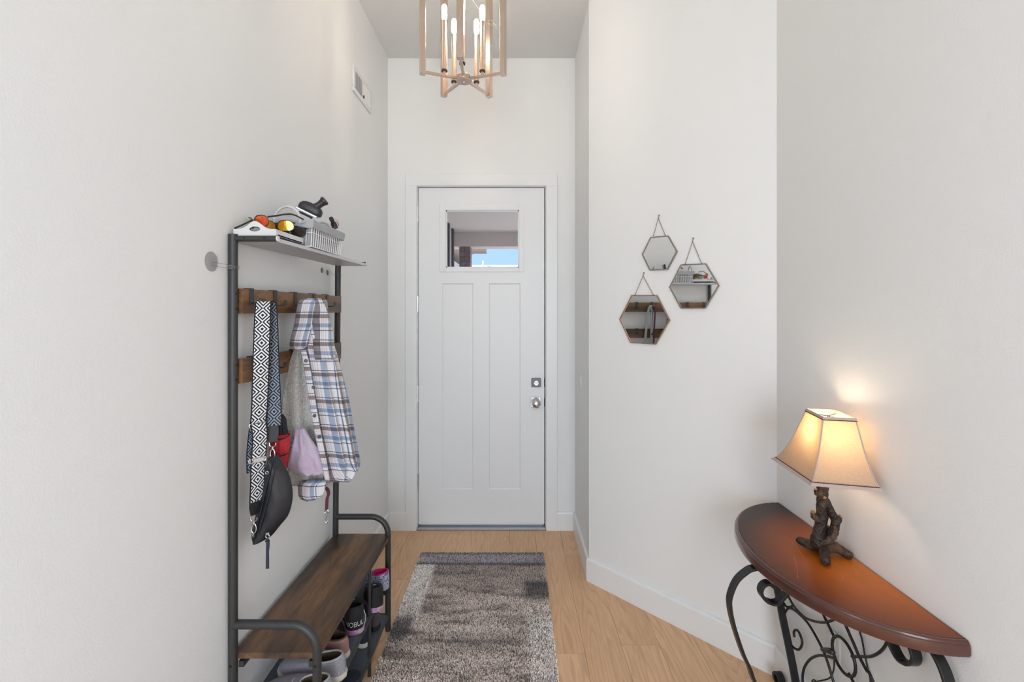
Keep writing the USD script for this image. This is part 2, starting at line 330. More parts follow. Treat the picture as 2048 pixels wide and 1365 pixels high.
# the front door
S = 3.325
dr = thing('door_1', 'white panelled front door with a small window at the top', 'door', (-.244, S, .035), kind='structure')
dx0, dx1, dz0, dz1 = -.7018, .2134, .0395, 2.4796
gx0, gx1, gz0, gz1 = -.5028, .0289, 1.9007, 2.3167
pz0, pz1 = .2874, 1.785; px = [(-.5282, -.3039), (-.1881, .0398)]
E = S + .044
slab = [box(dx0, gx0, S, E, pz1, dz1), box(gx1, dx1, S, E, pz1, dz1), box(gx0, gx1, S, E, gz1, dz1), box(gx0, gx1, S, E, pz1, gz0),
        box(dx0, px[0][0], S, E, dz0, pz1), box(px[0][1], px[1][0], S, E, dz0, pz1), box(px[1][1], dx1, S, E, dz0, pz1)]
for a, b in px: slab.append(box(a, b, S, E, dz0, pz0))
part(dr, 'door_slab', cat_(*slab), door_paint, False)
for a, b in px:
    q = [(a, pz0), (b, pz0), (b, pz1), (a, pz1)]; w = .006
    v = [[x, S, z] for x, z in q] + [[x + (w if x == a else -w), S + .006, z + (w if z == pz0 else -w)] for x, z in q]
    f = []
    for k in range(4):
        j = (k + 1) % 4; f += [[k, j, 4 + j], [k, 4 + j, 4 + k]]
    f += [[4, 5, 6], [4, 6, 7]]
    part(dr, 'door_panel', cat_(trimesh.Trimesh(v, f), box(a, b, S + .02, E, pz0, pz1)), door_paint, False)
fo = (-.5463, .0651, 1.8682, 2.3638)
wf = cat_(box(fo[0], gx0, S - .006, S + .001, fo[2], fo[3], .002), box(gx1, fo[1], S - .006, S + .001, fo[2], fo[3], .002), box(gx0 - .001, gx1 + .001, S - .006, S + .001, fo[2], gz0, .002), box(gx0 - .001, gx1 + .001, S - .006, S + .001, gz1, fo[3], .002))
part(dr, 'window_surround', wf, door_paint, False)
bead = cat_(box(gx0 - .001, gx0 + .008, S + .004, S + .03, gz0, gz1), box(gx1 - .008, gx1 + .001, S + .004, S + .03, gz0, gz1), box(gx0, gx1, S + .004, S + .03, gz1 - .008, gz1 + .001), box(gx0, gx1, S + .004, S + .03, gz0 - .001, gz0 + .006))
part(dr, 'glazing_bead', bead, white_plastic, False)
part(dr, 'glass_pane', box(gx0 + .004, gx1 - .004, S + .016, S + .021, gz0 + .003, gz1 - .003), pane_m, False)
part(dr, 'door_sweep', box(dx0 + .004, dx1 - .004, S - .004, S + .02, .0325, .047, .002), white_plastic, False)
for zc in (2.290, 1.636, .985, .345):
    part(dr, 'hinge', cat_(cyl((dx0 - .004, S - .007, zc - .055), (dx0 - .004, S - .007, zc + .055), .0065, 14), cyl((dx0 - .004, S - .007, zc - .060), (dx0 - .004, S - .007, zc + .060), .0045, 10), box(dx0 - .006, dx0 + .004, S - .006, S + .001, zc - .055, zc + .055)), chrome)
db = part(dr, 'deadbolt', box(.1194, .1881, S - .014, S + .001, 1.0327, 1.0978, .003), steel, False)
part(db, 'thumb_turn', cat_(cyl((.154, S - .024, 1.063), (.154, S - .013, 1.063), .016, 24), box(.133, .175, S - .036, S - .022, 1.058, 1.068, .004)), chrome)
kn = part(dr, 'door_knob', box(.1158, .1881, S - .010, S + .001, .884, .960, .003), chrome, False)
kx, kz = .152, .921
part(kn, 'knob', orient(lathe([(.0, 0), (.013, 0), (.013, .028), (.024, .034), (.030, .044), (.031, .056), (.027, .066), (.015, .071), (0, .072)], k=32), (0, -1, 0), (kx, S - .010, kz)), chrome, 50)
part(dr, 'latch_plate', cat_(box(dx1 - .002, dx1 + .007, S - .002, S + .03, 1.036, 1.093), box(dx1 - .002, dx1 + .007, S - .002, S + .03, .890, .950)), black_rubber, False)

# ---------------------------------------------------------------- outside: porch and neighbours
stucco = mat('porch_stucco', (.84, .74, .68), .9, bump=(60, .004))
beam_m = mat('porch_beam_paint', (.76, .66, .60), .85, bump=(60, .003))
siding = mat('board_siding', (.62, .58, .60), .8); batten_m = mat('dark_batten', (.11, .095, .10), .7)
struct('porch_ceiling', box(-1.6, 2.6, YB + .17, 7.1, 2.75, 2.85), stucco)
struct('porch_beam', box(-1.6, 2.6, 6.77, 7.05, 2.54, 2.75), beam_m)
pw = thing('porch_wall', 'board and batten porch wall left of the door window view', 'wall', (-.9, 5, 0), kind='structure')
part(pw, 'siding', box(-1.02, -.90, YB + .17, 6.77, 0, 2.75), siding, False)
for y in (4.4, 5.0, 5.56, 6.10, 6.52): part(pw, 'batten', box(-.90, -.872, y - .05, y + .05, 0, 2.75), batten_m, False)
br_m = mat('brown_brick', (.24, .17, .17), .85, vary=(9, (.34, .26, .25), (.4, .6), (1, 1, 1)))
pc = thing('porch_column', 'dark brick porch column holding up the beam', 'column', (-.745, 6.9, 0), kind='structure')
for k in range(34):
    z = k * .0747
    for j in range(2):
        x0 = -.83 + (j * .085 if k % 2 else (0, .11)[j]); x1 = (-.745, -.66)[j] if k % 2 else (-.72, -.66)[j]
        part(pc, 'brick', box(x0 + .003, x1 - .003, 6.79, 7.03, z + .003, z + .0717), br_m, False)
part(pc, 'mortar_core', box(-.822, -.668, 6.80, 7.02, 0, 2.54), mat('mortar', (.25, .23, .22), .9), False)
struct('ground', box(-40, 40, YB + .17, 90, -.3, -.15), mat('front_yard_ground', (.62, .57, .50), .95))
struct('porch_slab', box(-1.6, 2.6, YB + .165, 7.2, -.15, -.02), mat('porch_concrete', (.80, .77, .72), .9))
fascia = mat('neighbour_fascia', (.26, .21, .19), .8)
nh = thing('neighbour_house', 'beige eave of the neighbouring house beyond the porch column', 'house', (-4, 13, 0))
part(nh, 'wall', box(-6, -1.30, 8.45, 12.6, -.15, 2.66), siding, False)
part(nh, 'soffit', box(-6.4, -.52, 8.0, 8.45, 2.64, 2.67), fascia, False)
part(nh, 'fascia_board', box(-6.42, -.50, 7.97, 8.0, 2.63, 2.83), fascia, False)
rv = [(-6.42, 7.97, 2.83), (-.50, 7.97, 2.83), (-.50, 8.45, 2.83), (-6.42, 12.6, 2.83), (-1.6, 12.6, 2.83), (-6.42, 10.5, 4.0), (-2.4, 10.5, 4.0)]
part(nh, 'roof', trimesh.convex.convex_hull(np.array(rv)), mat('shingle_roof', (.33, .27, .25), .9, bump=(30, .01)), False)
fh = thing('distant_house', 'pale low roofline of the house across the street', 'house', (0, 28, 0))
part(fh, 'wall', box(-7, 9, 26.5, 34, -.15, 3.2), siding, False)
part(fh, 'roof', trimesh.convex.convex_hull(np.array([(-8, 25.6, 3.2), (10, 25.6, 3.2), (10, 35, 3.2), (-8, 35, 3.2), (-6, 30.2, 4.62), (8, 30.2, 4.62)])), mat('pale_roof', (.50, .44, .40), .9), False)
part(fh, 'vent_pipe', cyl((-2.0, 28.6, 4.0), (-2.0, 28.6, 4.72), .06), white_plastic)
part(fh, 'roof_vent', box(-1.75, -1.5, 28.4, 28.7, 4.05, 4.36, .03), steel, False)

# ---------------------------------------------------------------- air vent, switch, outlets
vt = thing('air_vent', 'white louvred air vent high on the left wall', 'air vent', (XL, 2.745, 2.834))
vy0, vy1, vz0, vz1 = 2.585, 2.905, 2.834, 2.984
part(vt, 'frame', cat_(box(XL, XL + .010, vy0, vy1, vz0, vz0 + .026, .003), box(XL, XL + .010, vy0, vy1, vz1 - .026, vz1, .003), box(XL, XL + .010, vy0, vy0 + .026, vz0 + .026, vz1 - .026, .002), box(XL, XL + .010, vy1 - .026, vy1, vz0 + .026, vz1 - .026, .002), box(XL, XL + .009, 2.737, 2.753, vz0 + .026, vz1 - .026)), white_plastic, False)
part(vt, 'duct', box(XL, XL + .0008, vy0 + .02, vy1 - .02, vz0 + .02, vz1 - .02), mat('duct_dark', (.05, .05, .05), .8), False)
for k in range(9):
    for s, ya in ((-1, vy0 + .032), (1, 2.758)):
        y = ya + k * .0135
        m = box(-.0052, .0052, -.0007, .0007, vz0 + .026, vz1 - .026); m.apply_transform(trimesh.transformations.rotation_matrix(s * .62, [0, 0, 1])); m.apply_translation((XL + .0055, y, 0))
        part(vt, 'louvre', m, white_plastic, False)
part(vt, 'lever', box(XL + .008, XL + .018, 2.742, 2.748, vz0 + .028, vz0 + .044, .001), steel, False)
sw = thing('light_switch', 'white double rocker light switch on the short wall right of the door', 'light switch', (XR, 3.01, 1.06))
part(sw, 'switch_plate', box(XR - .006, XR, 2.945, 3.075, 1.055, 1.175, .003), white_plastic, False)
for y in (2.987, 3.033): part(sw, 'rocker', trimesh.convex.convex_hull(np.array([(XR - .006, y - .016, 1.082), (XR - .006, y + .016, 1.082), (XR - .006, y - .016, 1.148), (XR - .006, y + .016, 1.148), (XR - .011, y - .016, 1.146), (XR - .011, y + .016, 1.146), (XR - .007, y - .016, 1.084), (XR - .007, y + .016, 1.084)])), white_plastic, False)
ol = thing('wall_outlet', 'white wall outlet behind the iron scrollwork of the table', 'outlet', (XW, 1.6325, .333))
part(ol, 'outlet_plate', box(XW - .006, XW, 1.594, 1.671, .333, .447, .002), white_plastic, False)
for z in (.364, .416):
    part(ol, 'socket', cat_(box(XW - .009, XW - .005, 1.614, 1.651, z - .017, z + .017, .003)), white_plastic, False)
# ---------------------------------------------------------------- chandelier
CH = np.array((-.2486, 2.23, 2.716)); RC = .200
ch = thing('chandelier', 'brushed nickel cage chandelier with five lit tubular bulbs', 'chandelier', (CH[0], CH[1], ZC))
part(ch, 'hub', lathe([(0, -.012), (.036, -.012), (.0385, -.009), (.0385, .011), (.036, .014), (0, .014)], CH, 40), nickel, 30)
part(ch, 'finial', lathe([(0, -.024), (.006, -.024), (.007, -.014), (.007, -.011), (0, -.011)], CH, 20), nickel, 30)
glow = usdkit.material(stage, '/World/Looks/bulb_glow', {'e': ('emission', {'color': (1.0, .86, .69), 'strength': BULB})}, [], surface='e.emission')
cap_m = mat('dark_bronze', (.10, .07, .055), .4, .8)
for k in range(5):
    a = math.radians(-90 + 72 * k + 1.5); d = np.array((math.cos(a), math.sin(a), 0)); s = np.array((-d[1], d[0], 0))
    rp = lambda w, h: rectp(w, h, .15)
    part(ch, 'arm', sweep([CH + d * .034, CH + d * (RC - .006)], rp(.012, .012), up=(0, 0, 1)), nickel, False)
    part(ch, 'cage_bar', sweep([CH + d * RC + (0, 0, -.010), CH + d * RC + (0, 0, .60)], rp(.030, .026), up=d), nickel, False)
    part(ch, 'top_arm', sweep([CH + d * .034 + (0, 0, .594), CH + d * (RC - .006) + (0, 0, .594)], rp(.011, .011), up=(0, 0, 1)), nickel, False)
    c = CH + d * .096
    part(ch, 'candle_tube', cat_(lathe([(0, .002), (.008, .002), (.008, .022), (.012, .024), (.012, .262), (.010, .265), (0, .265)], c, 22)), nickel, 30)
    part(ch, 'drip_cup', lathe([(0, .020), (.014, .020), (.0145, .024), (.0145, .027), (0, .027)], c, 22), cap_m, 30)
    part(ch, 'bulb', lathe([(0, .266), (.008, .266), (.0125, .274), (.0135, .285), (.0135, .325), (.011, .336), (.006, .342), (0, .344)], c, 18), glow, 50)
part(ch, 'top_hub', lathe([(0, .582), (.036, .582), (.0385, .585), (.0385, .603), (.036, .606), (0, .606)], CH, 40), nickel, 30)
part(ch, 'stem', cyl(CH + (0, 0, .604), (CH[0], CH[1], ZC - .02), .007), nickel)
part(ch, 'canopy', lathe([(0, -.028), (.05, -.026), (.065, -.018), (.068, 0), (0, 0)], (CH[0], CH[1], ZC), 40), nickel, 30)
web = [[(-0.2044, 2.2, 3.0815), (-0.1803, 2.2, 3.0479), (-0.1539, 2.2, 3.0166)], [(-0.1322, 2.2, 2.9709), (-0.0962, 2.2, 2.9637), (-0.0577, 2.2, 2.9709)], [(-0.1322, 2.2, 2.9685), (-0.0962, 2.2, 2.9469), (-0.0625, 2.2, 2.9228)], [(-0.0673, 2.2, 2.9084), (-0.0817, 2.2, 2.8844), (-0.0938, 2.2, 2.8579)], [(-0.1803, 2.2, 2.8892), (-0.1202, 2.2, 2.8603), (-0.0433, 2.2, 2.8651)], [(-0.1322, 2.2, 2.9757), (-0.1106, 2.2, 2.9805), (-0.0601, 2.2, 2.9132)]]
single('cobweb', cat_(*[tube(w, .00035, 5, 14) for w in web]), mat('cobweb_silk', (.8, .8, .78), .6), 'thin cobweb strands stretched across the right side of the chandelier', 'cobweb', kind='stuff')

# ---------------------------------------------------------------- hall tree
YN, YF = 1.47, 2.27
ht = thing('hall_tree', 'black metal hall tree with rustic wood bench, coat rails and shoe racks', 'hall tree', (-.77, 1.87, 0))
PN, PFb, PFt = np.array((-.906, YN, 0)), np.array((-.895, YF, 0)), np.array((-.878, YF, 0))
def pf(z): t = z / 1.83; return PFb * (1 - t) + PFt * t + np.array((0, 0, z))
def pn(z): return PN + np.array((0, 0, z))
LN, LF = np.array((-.636, YN, 0)), np.array((-.630, YF, 0))
R_ = .0138
for f, lg, za in ((pn, LN, .578), (pf, LF, .564)):
    part(ht, 'post', cat_(tube([f(.010), f(1.832)], R_, 20), cyl(f(0), f(.012), R_ * .95)), iron, 40)
    a = f(za); c = .085; out = [a]
    e = np.array((lg[0], lg[1], za))
    for th in np.linspace(0, math.pi / 2, 12): out.append(e + np.array((-c + c * math.sin(th), 0, -c + c * math.cos(th))))
    out.append(lg + np.array((0, 0, .010)))
    part(ht, 'arm_leg', cat_(tube(out, R_, 20), cyl(lg, lg + np.array((0, 0, .011)), R_ * .95)), iron, 40)
    for z in (.075, .250):
        part(ht, 'side_rail', tube([f(z), np.array((lg[0], lg[1], z))], .0085, 14), iron, 40)
screw = mat('dark_screw', (.004, .004, .004), .5)
for s_ in (*[cyl((-.906 + .0145, YN - .003, z), (-.906 + .010, YN - .003, z), .0036, 10) for z in (1.592, 1.640, 1.365, 1.412)], *[cyl((x, YN - .0092, 1.819), (x, YN - .0108, 1.819), .0034, 10) for x in (-.865, -.80)], cyl((-.636, YN - .0145, .452), (-.636, YN - .010, .452), .0045, 12), cyl((-.906, YN - .0145, .452), (-.906, YN - .010, .452), .0045, 12)): part(ht, 'screw', s_, screw)
# top shelf with its end tubes
for f, y, x1 in ((pn, YN, -.764), (pf, YF, -.738)):
    b = part(ht, 'shelf_bracket', tube([f(1.818), (x1, y, 1.818)], .0099, 16), iron, 40)
    part(b, 'end_cap', cyl((x1 - .001, y, 1.818), (x1 + .004, y, 1.818), .0092, 16), white_plastic)
shelf_m = mat('grey_shelf_board', (.36, .35, .345), .4, vary=(3, (.46, .45, .45), (.3, .7), (1, 12, 1)))
part(ht, 'top_shelf', trimesh.convex.convex_hull(np.array([(x, y, z) for z in (1.808, 1.8205) for x, y in ((-.908, YN + .0105), (-.766, YN + .0105), (-.740, YF - .0105), (-.885, YF - .0105))])), shelf_m, False)
part(ht, 'lit_edge', trimesh.convex.convex_hull(np.array([(x + o, y, z) for z in (1.8082, 1.8203) for o in (0, .0015) for x, y in ((-.766, YN + .0107), (-.740, YF - .0107))])), mat('window_lit_edge', (.62, .63, .66), .4), False)  # pale strip: window light on the shelf's front edge, put into the colour
# coat rails: a board between the posts, five bent hooks each
for z0, z1, ys in ((1.577, 1.658, (1.528, 1.671, 1.817, 1.977, 2.104)), (1.350, 1.430, (1.545, 1.671, 1.817, 1.977, 2.104))):
    rl = part(ht, 'coat_rail', trimesh.convex.convex_hull(np.array([(x + o, y, z) for z in (z0, z1) for o in (-.008, .008) for x, y in ((-.890, YN + .013), (-.869, YF - .004))])), rail_wood, False)
    for y in ys:
        fx = -.890 + (y - YN) / (YF - YN) * .021 + .0083
        q = [(fx - .0195, z1 - .02), (fx - .0195, z1 + .0022), (fx + .002, z1 + .0022), (fx + .002, z0 + .034), (fx + .004, z0 + .030), (fx + .034, z0 + .028), (fx + .038, z0 + .031), (fx + .038, z0 + .048)]
        part(rl, 'hook', sweep([(x, y, z) for x, z in q], rectp(.0032, .020, .3), up=(0, 1, 0)), iron, False)
# bench
part(ht, 'bench_top', trimesh.convex.convex_hull(np.array([(x, y, z + dz) for x, y, z in ((-.918 + .012, YN + .002, .485), (-.649, YN + .002, .485), (-.631, YN + .03, .484), (-.621, YF - .03, .477), (-.643, YF + .004, .477), (-.895, YF + .004, .477)) for dz in (0, -.019)])), rustic, False)
for x in (-.88, -.655): part(ht, 'bench_rail', box(x - .008, x + .008, YN, YF, .440, .459), iron, False)
# shoe racks
rack_mesh = mat('rack_mesh_fabric', (.10, .12, .15), .7, bump=(900, .0008))
for z in (.250, .075):
    for x in (-.895, -.632): part(ht, 'rack_rail', tube([(x, YN, z), (x, YF, z)], .0085, 14), iron, 40)
    part(ht, 'rack_mesh', box(-.895, -.632, YN + .008, YF - .008, z + .004, z + .009), rack_mesh, False)
part(ht, 'middle_leg', tube([(-.632, 1.985, .0), (-.632, 1.985, .462)], .0075, 14), iron, 40)

# clear anchors that tie the posts to the wall
ca = thing('clear_wall_hook', 'clear plastic wall anchor tied to the near post of the hall tree', 'wall hook', (-0.92, 1.3845, 1.7403))
part(ca, 'adhesive_disc', orient(lathe([(0, 0), (.030, 0), (.030, .002), (.024, .004), (0, .005)], k=30), (1, 0, 0), (-.92, 1.385, 1.735)), clear_plastic, 30)
part(ca, 'hook_arm', cat_(tube([(-.916, 1.385, 1.728), (-.905, 1.40, 1.726), (-.893, 1.425, 1.724), (-.889, 1.45, 1.724)], .006, 12, 20)), clear_plastic, 40)
part(ca, 'cable_tie', cat_(tube([(-.906 + .0162 * math.cos(t), YN + .0162 * math.sin(t), 1.7225) for t in np.linspace(0, 2 * math.pi, 28)[:-1]], .0016, 6, closed=True), tube([(-.906 + .0162 * math.cos(t), YN + .0162 * math.sin(t), 1.728) for t in np.linspace(0, 2 * math.pi, 28)[:-1]], .0016, 6, closed=True), box(-.893, -.886, YN - .006, YN + .001, 1.720, 1.731, .001)), clear_plastic, 40)
cb = thing('clear_wall_hook', 'two small clear plastic hooks on the wall by the far post', 'wall hook', (-.92, 2.2, 1.76))
for x, y in ((646, 540), (657, 545)):
    p = PXc = np.array((-0.915, 2.1803, 1.779) if x == 646 else (-0.915, 2.2446, 1.7724))
    part(cb, 'adhesive_disc', orient(lathe([(0, 0), (.013, 0), (.013, .002), (.010, .004), (0, .005)], k=24), (1, 0, 0), (-.92, p[1], p[2])), clear_plastic, 30)
    part(cb, 'hook_arm', tube([(-.916, p[1], p[2]), (-.905, p[1], p[2] - .008), (-.898, p[1], p[2] - .006), (-.896, p[1], p[2] + .004)], .003, 10, 16), clear_plastic, 40)
cp = pf(1.762)
part(cb, 'cable_tie', cat_(*[tube([cp + (.0160 * math.cos(t), .0160 * math.sin(t), dz) for t in np.linspace(0, 2 * math.pi, 28)[:-1]], .0014, 6, closed=True) for dz in (0, .006)], tube([cp + (.016, 0, .002), cp + (.07, -.02, -.004)], .0008, 6), tube([cp + (-.016, -.01, .003), cp + (-.036, -.10, .004)], .0008, 6)), clear_plastic, 40)

# ---------------------------------------------------------------- things on the shelf
tray_m = mat('white_tray_paint', (.72, .73, .74), .45)
ty = thing('tray', 'white wooden tray with wavy ends and a bronze grip hole', 'tray', (-.84, 1.57, 1.828))
tz, ta, tb, tx0, tx1 = 1.8285, 1.475, 1.664, -.908, -.770
end = [(tx0, 0)] + [(tx0 + (tx1 - tx0) * t, .021 + .026 * math.exp(-((t - .50) / .20) ** 2)) for t in np.linspace(0, 1, 30)] + [(tx1, 0)]
def tray_end(y0, y1):
    hole = sg.Point(0, 0).buffer(1).exterior.coords
    poly = sg.Polygon(end, [[((tx0 + tx1) / 2 + .0175 * a, .0215 + .0075 * b) for a, b in hole]])
    m = extr(poly, 0, y1 - y0); m.apply_transform(np.array([[1, 0, 0, 0], [0, 0, 1, y0], [0, 1, 0, tz], [0, 0, 0, 1]], float)); m.fix_normals(); return m
part(ty, 'base', box(tx0, tx1, ta + .008, tb - .008, tz, tz + .005), tray_m, False)
for y in (ta, tb - .008):
    e_ = part(ty, 'end_board', tray_end(y, y + .008), tray_m, False)
    rim = [((tx0 + tx1) / 2 + .0185 * math.cos(t), y + .0038, tz + .0215 + .0083 * math.sin(t)) for t in np.linspace(0, 2 * math.pi, 30)[:-1]]
    part(e_, 'grip_ring', tube(rim, .0028, 8, closed=True), cap_m, 40)
for x in (tx0, tx1 - .007): part(ty, 'side_board', box(x, x + .007, ta + .008, tb - .008, tz, tz + .021, .001), tray_m, False)

def lens_pts(c, ax, up, w, h, bow, n=22):
    """outline of one lens (wide, slightly drooping)"""
    nrm = np.cross(ax, up); o = []
    for t in np.linspace(0, 2 * math.pi, n, endpoint=False):
        a, b = math.cos(t), math.sin(t); a = np.sign(a) * abs(a) ** .75; b = np.sign(b) * abs(b) ** .85 - .10 * abs(a)
        o.append(c + ax * a * w / 2 + up * b * h / 2 + nrm * bow * (1 - a * a))
    return np.array(o)
def sunglasses(label, c, yaw, pitch, lens, frame_m, scale=1.0, folded=True, lens_left=None, arm=None):
    c = np.array(c, float); cy, sy, cp_, sp = math.cos(yaw), math.sin(yaw), math.cos(pitch), math.sin(pitch)
    ax = np.array((cy, sy, 0)); up = np.array((-sy * sp, cy * sp, cp_)); nr = np.cross(ax, up)
    t = thing('sunglasses', label, 'sunglasses', c - np.array((0, 0, .022 * scale)))
    for s in (-1, 1):
        lc = c + ax * s * .033 * scale; axs = ax * math.cos(.32) - nr * s * math.sin(.32)
        o = lens_pts(lc, axs, up, .060 * scale, .042 * scale, .006 * scale)
        mid = o.mean(0) + nr * .004 * scale; n = len(o)
        th = nr * -.0012
        v = np.vstack([o, mid, o + th, mid + th]); f = [[i, (i + 1) % n, n] for i in range(n)] + [[n + 1 + (i + 1) % n, n + 1 + i, 2 * n + 1] for i in range(n)] + sum([[[i, n + 1 + i, n + 1 + (i + 1) % n], [i, n + 1 + (i + 1) % n, (i + 1) % n]] for i in range(n)], [])
        part(t, 'lens', trimesh.Trimesh(v, f, process=False), lens_left if lens_left and s < 0 else lens, 60)
        part(t, 'lens_rim', tube(o, .0016 * scale, 8, closed=True), frame_m, 40)
        h = lc + axs * s * .031 * scale + up * .010 * scale
        tp = [h, h - nr * .008 * scale - ax * s * .004, h - ax * s * .05 * scale - nr * (.012 + .004 * s) * scale, h - ax * s * .115 * scale - nr * (.016 + .006 * s) * scale - up * .012 * scale] if folded else [h, h - nr * .02 * scale, h - nr * .09 * scale, h - nr * .135 * scale - up * .025 * scale]
        if arm and s < 0: tp = [h, *arm]
        part(t, 'temple', tube(tp, .0030 * scale, 8, 18), frame_m, 40)
    part(t, 'bridge', tube([c - ax * .008 * scale + up * .006 * scale, c + nr * .006 * scale + up * .009 * scale, c + ax * .008 * scale + up * .006 * scale], .0026 * scale, 8, 10), frame_m, 40)
    return t
fire = mat('orange_mirror_lens', (.95, .22, .02), .10, .55, vary=(28, (.85, .05, .01), (.42, .62), (1, 1, 1)), coat_weight=1.0)
amber = mat('amber_mirror_lens', (.95, .36, .01), .12, .5, vary=(22, (.75, .62, .05), (.45, .65), (1, 1, 1)), coat_weight=1.0)
dark_lens = mat('dark_lens', (.015, .012, .015), .08, coat_weight=1.0)
sunglasses('sunglasses with fiery orange lenses lying over the near end of the white tray', (-0.8713, 1.545, 1.8866), math.radians(-34), math.radians(-16), fire, mat('brown_frame', (.035, .022, .018), .35), .92, False, mat('pale_green_lens', (.42, .55, .36), .15, .3, coat_weight=1.0), [(-0.8779, 1.53, 1.8903), (-0.8902, 1.5, 1.8696), (-0.9043, 1.475, 1.852)])
sunglasses('sunglasses with amber yellow lenses between the orange pair and the basket', (-0.834, 1.61, 1.8851), math.radians(-8), math.radians(-10), amber, mat('dark_brown_frame', (.04, .028, .025), .35), .9)
sunglasses('dark lens sunglasses lowest in the white tray beside the basket', (-0.8066, 1.64, 1.871), math.radians(24), math.radians(-40), dark_lens, black_plastic, .85)

wire_w = mat('white_wire', (.86, .87, .88), .4)
bk = thing('wire_basket', 'white wire basket with grey cloth liner and rope handles on the shelf', 'basket', (-.815, 1.815, 1.8205))
bx0, bx1, by0, by1, bz0, bz1, fl_ = -.880, -.748, 1.678, 1.955, 1.8232, 1.912, .008
def brect(z, e=0.): f = fl_ * (z - bz0) / (bz1 - bz0) + e; return [(bx0 - f * .4, by0 - f, z), (bx1 + f, by0 - f, z), (bx1 + f, by1 + f, z), (bx0 - f * .4, by1 + f, z)]
def dense(q, k=8): q = [np.array(a) for a in q]; return np.array([q[i] + (q[(i + 1) % 4] - q[i]) * t / k for i in range(4) for t in range(k)])
part(bk, 'wire_frame', cat_(*[tube(dense(brect(z)), r, 8, closed=True) for z, r in ((bz0, .0020), (bz0 + .05, .0017), (bz1, .0020))]), wire_w, 40)
lo, hi = dense(brect(bz0), 1), dense(brect(bz1), 1)
wires = []
for i, n in ((0, 7), (1, 15), (2, 7), (3, 15)):
    for t in np.arange(n) / n: wires.append(tube([lo[i] + (lo[(i + 1) % 4] - lo[i]) * t, hi[i] + (hi[(i + 1) % 4] - hi[i]) * t], .0017, 7))
for w_ in wires: part(bk, 'upright_wire', w_, wire_w, 40)
part(bk, 'floor_wire', cat_(*[tube([(bx0, y, bz0 + .0016), (bx1, y, bz0 + .0016)], .0012, 6) for y in np.linspace(by0 + .015, by1 - .015, 14)]), wire_w, 40)
liner_m = mat('grey_liner_cloth', (.44, .46, .49), .85, bump=(160, .0015))
rings = []
for z, e in ((bz0 + .004, -.009), (bz0 + .03, -.009), (bz0 + .07, -.007), (bz1 - .004, -.003), (bz1 + .006, .0005), (bz1 + .007, .005), (bz1 + .001, .0075), (bz1 - .012, .008), (bz1 - .024, .0065)):
    d = dense(brect(z, e), 14); w = (meshkit.noise(d * 45, 3) - .5) * (.007 if z > bz1 - .015 else .003); d[:, 2] += w * (1 if z > bz0 + .02 else 0)
    o = d - d.mean(0); o[:, 2] = 0; o /= np.linalg.norm(o, axis=1, keepdims=True); rings.append(d + o * (w * .5)[:, None])
part(bk, 'liner', loft(rings, True, False), liner_m, 50)
rope = mat('white_rope', (.70, .68, .66), .8)
for y in (by0 - .012, by1 + .012):
    base = spline([(bx0 + .004, y, bz1 - .01), (bx0 + .010, y, bz1 + .028), (bx0 + .040, y, bz1 + .052), (bx0 + .072, y, bz1 + .048), (bx0 + .094, y, bz1 + .022), (bx0 + .098, y, bz1 - .01)], 60)
    st = []
    for ph in (0, 2.1, 4.2):
        t = np.linspace(0, 9 * 2 * math.pi, 60) + ph; st.append(tube(base + np.c_[np.cos(t) * .0022, np.sin(t) * .0030, np.cos(t) * .0014], .0034, 7))
    part(bk, 'rope_handle', cat_(*st), rope, 50)
part(bk, 'tie_bow', cat_(*[tube(p, .0022, 6, 14) for p in ([(bx1 - .055, by0 - .011, bz1), (bx1 - .03, by0 - .018, bz1 - .008), (bx1 - .012, by0 - .016, bz1 - .002)], [(bx1 - .045, by0 - .012, bz1 - .002), (bx1 - .050, by0 - .016, bz1 - .028), (bx1 - .038, by0 - .016, bz1 - .042)], [(bx1 - .06, by0 - .012, bz1 + .002), (bx1 - .075, by0 - .016, bz1 - .006), (bx1 - .055, by0 - .016, bz1 - .004)])]), liner_m, 50)

# lint brush lying tilted on the basket
lb = thing('lint_brush', 'dark grey brush with a short handle tilted on top of the basket', 'brush', (-0.7943, 1.79, 1.9812))
bd = np.array((-0.7982, 1.79, 1.9851)); dgrey = mat('dark_grey_plastic', (.030, .028, .031), .38)
ux = np.array((.88, .20, -.43)); ux /= np.linalg.norm(ux); uz = np.array((.43, .0, .90)); uz -= ux * uz.dot(ux); uz /= np.linalg.norm(uz); uy = np.cross(uz, ux)
def at_b(m): m = m.copy(); m.apply_transform(np.vstack([np.c_[ux, uy, uz, bd], [0, 0, 0, 1]])); return m
body = []
for z, w, d in ((-.016, .043, .018), (-.010, .046, .021), (.004, .045, .021), (.014, .038, .018), (.020, .026, .012), (.022, .012, .006)):
    body.append([(np.sign(math.cos(t)) * abs(math.cos(t)) ** .6 * w, np.sign(math.sin(t)) * abs(math.sin(t)) ** .6 * d, z) for t in np.linspace(0, 2 * math.pi, 36, endpoint=False)])
part(lb, 'brush_head', at_b(loft(body)), dgrey, 50)
part(lb, 'metal_strip', at_b(box(-.046, .036, -.019, .019, -.0235, -.0165, .001)), chrome, False)
hd = at_b(orient(lathe([(0, 0), (.016, 0), (.0135, .012), (.013, .024), (.0145, .028), (.0145, .033), (.018, .037), (.018, .044), (.014, .047), (0, .047)], k=24), (.42, 0, .9), (.014, 0, .014)))
part(lb, 'handle', hd, dgrey, 40)
cmb = thing('comb', 'dark comb handle poking out of the basket under the brush', 'comb', (-0.8186, 1.75, 1.9494))
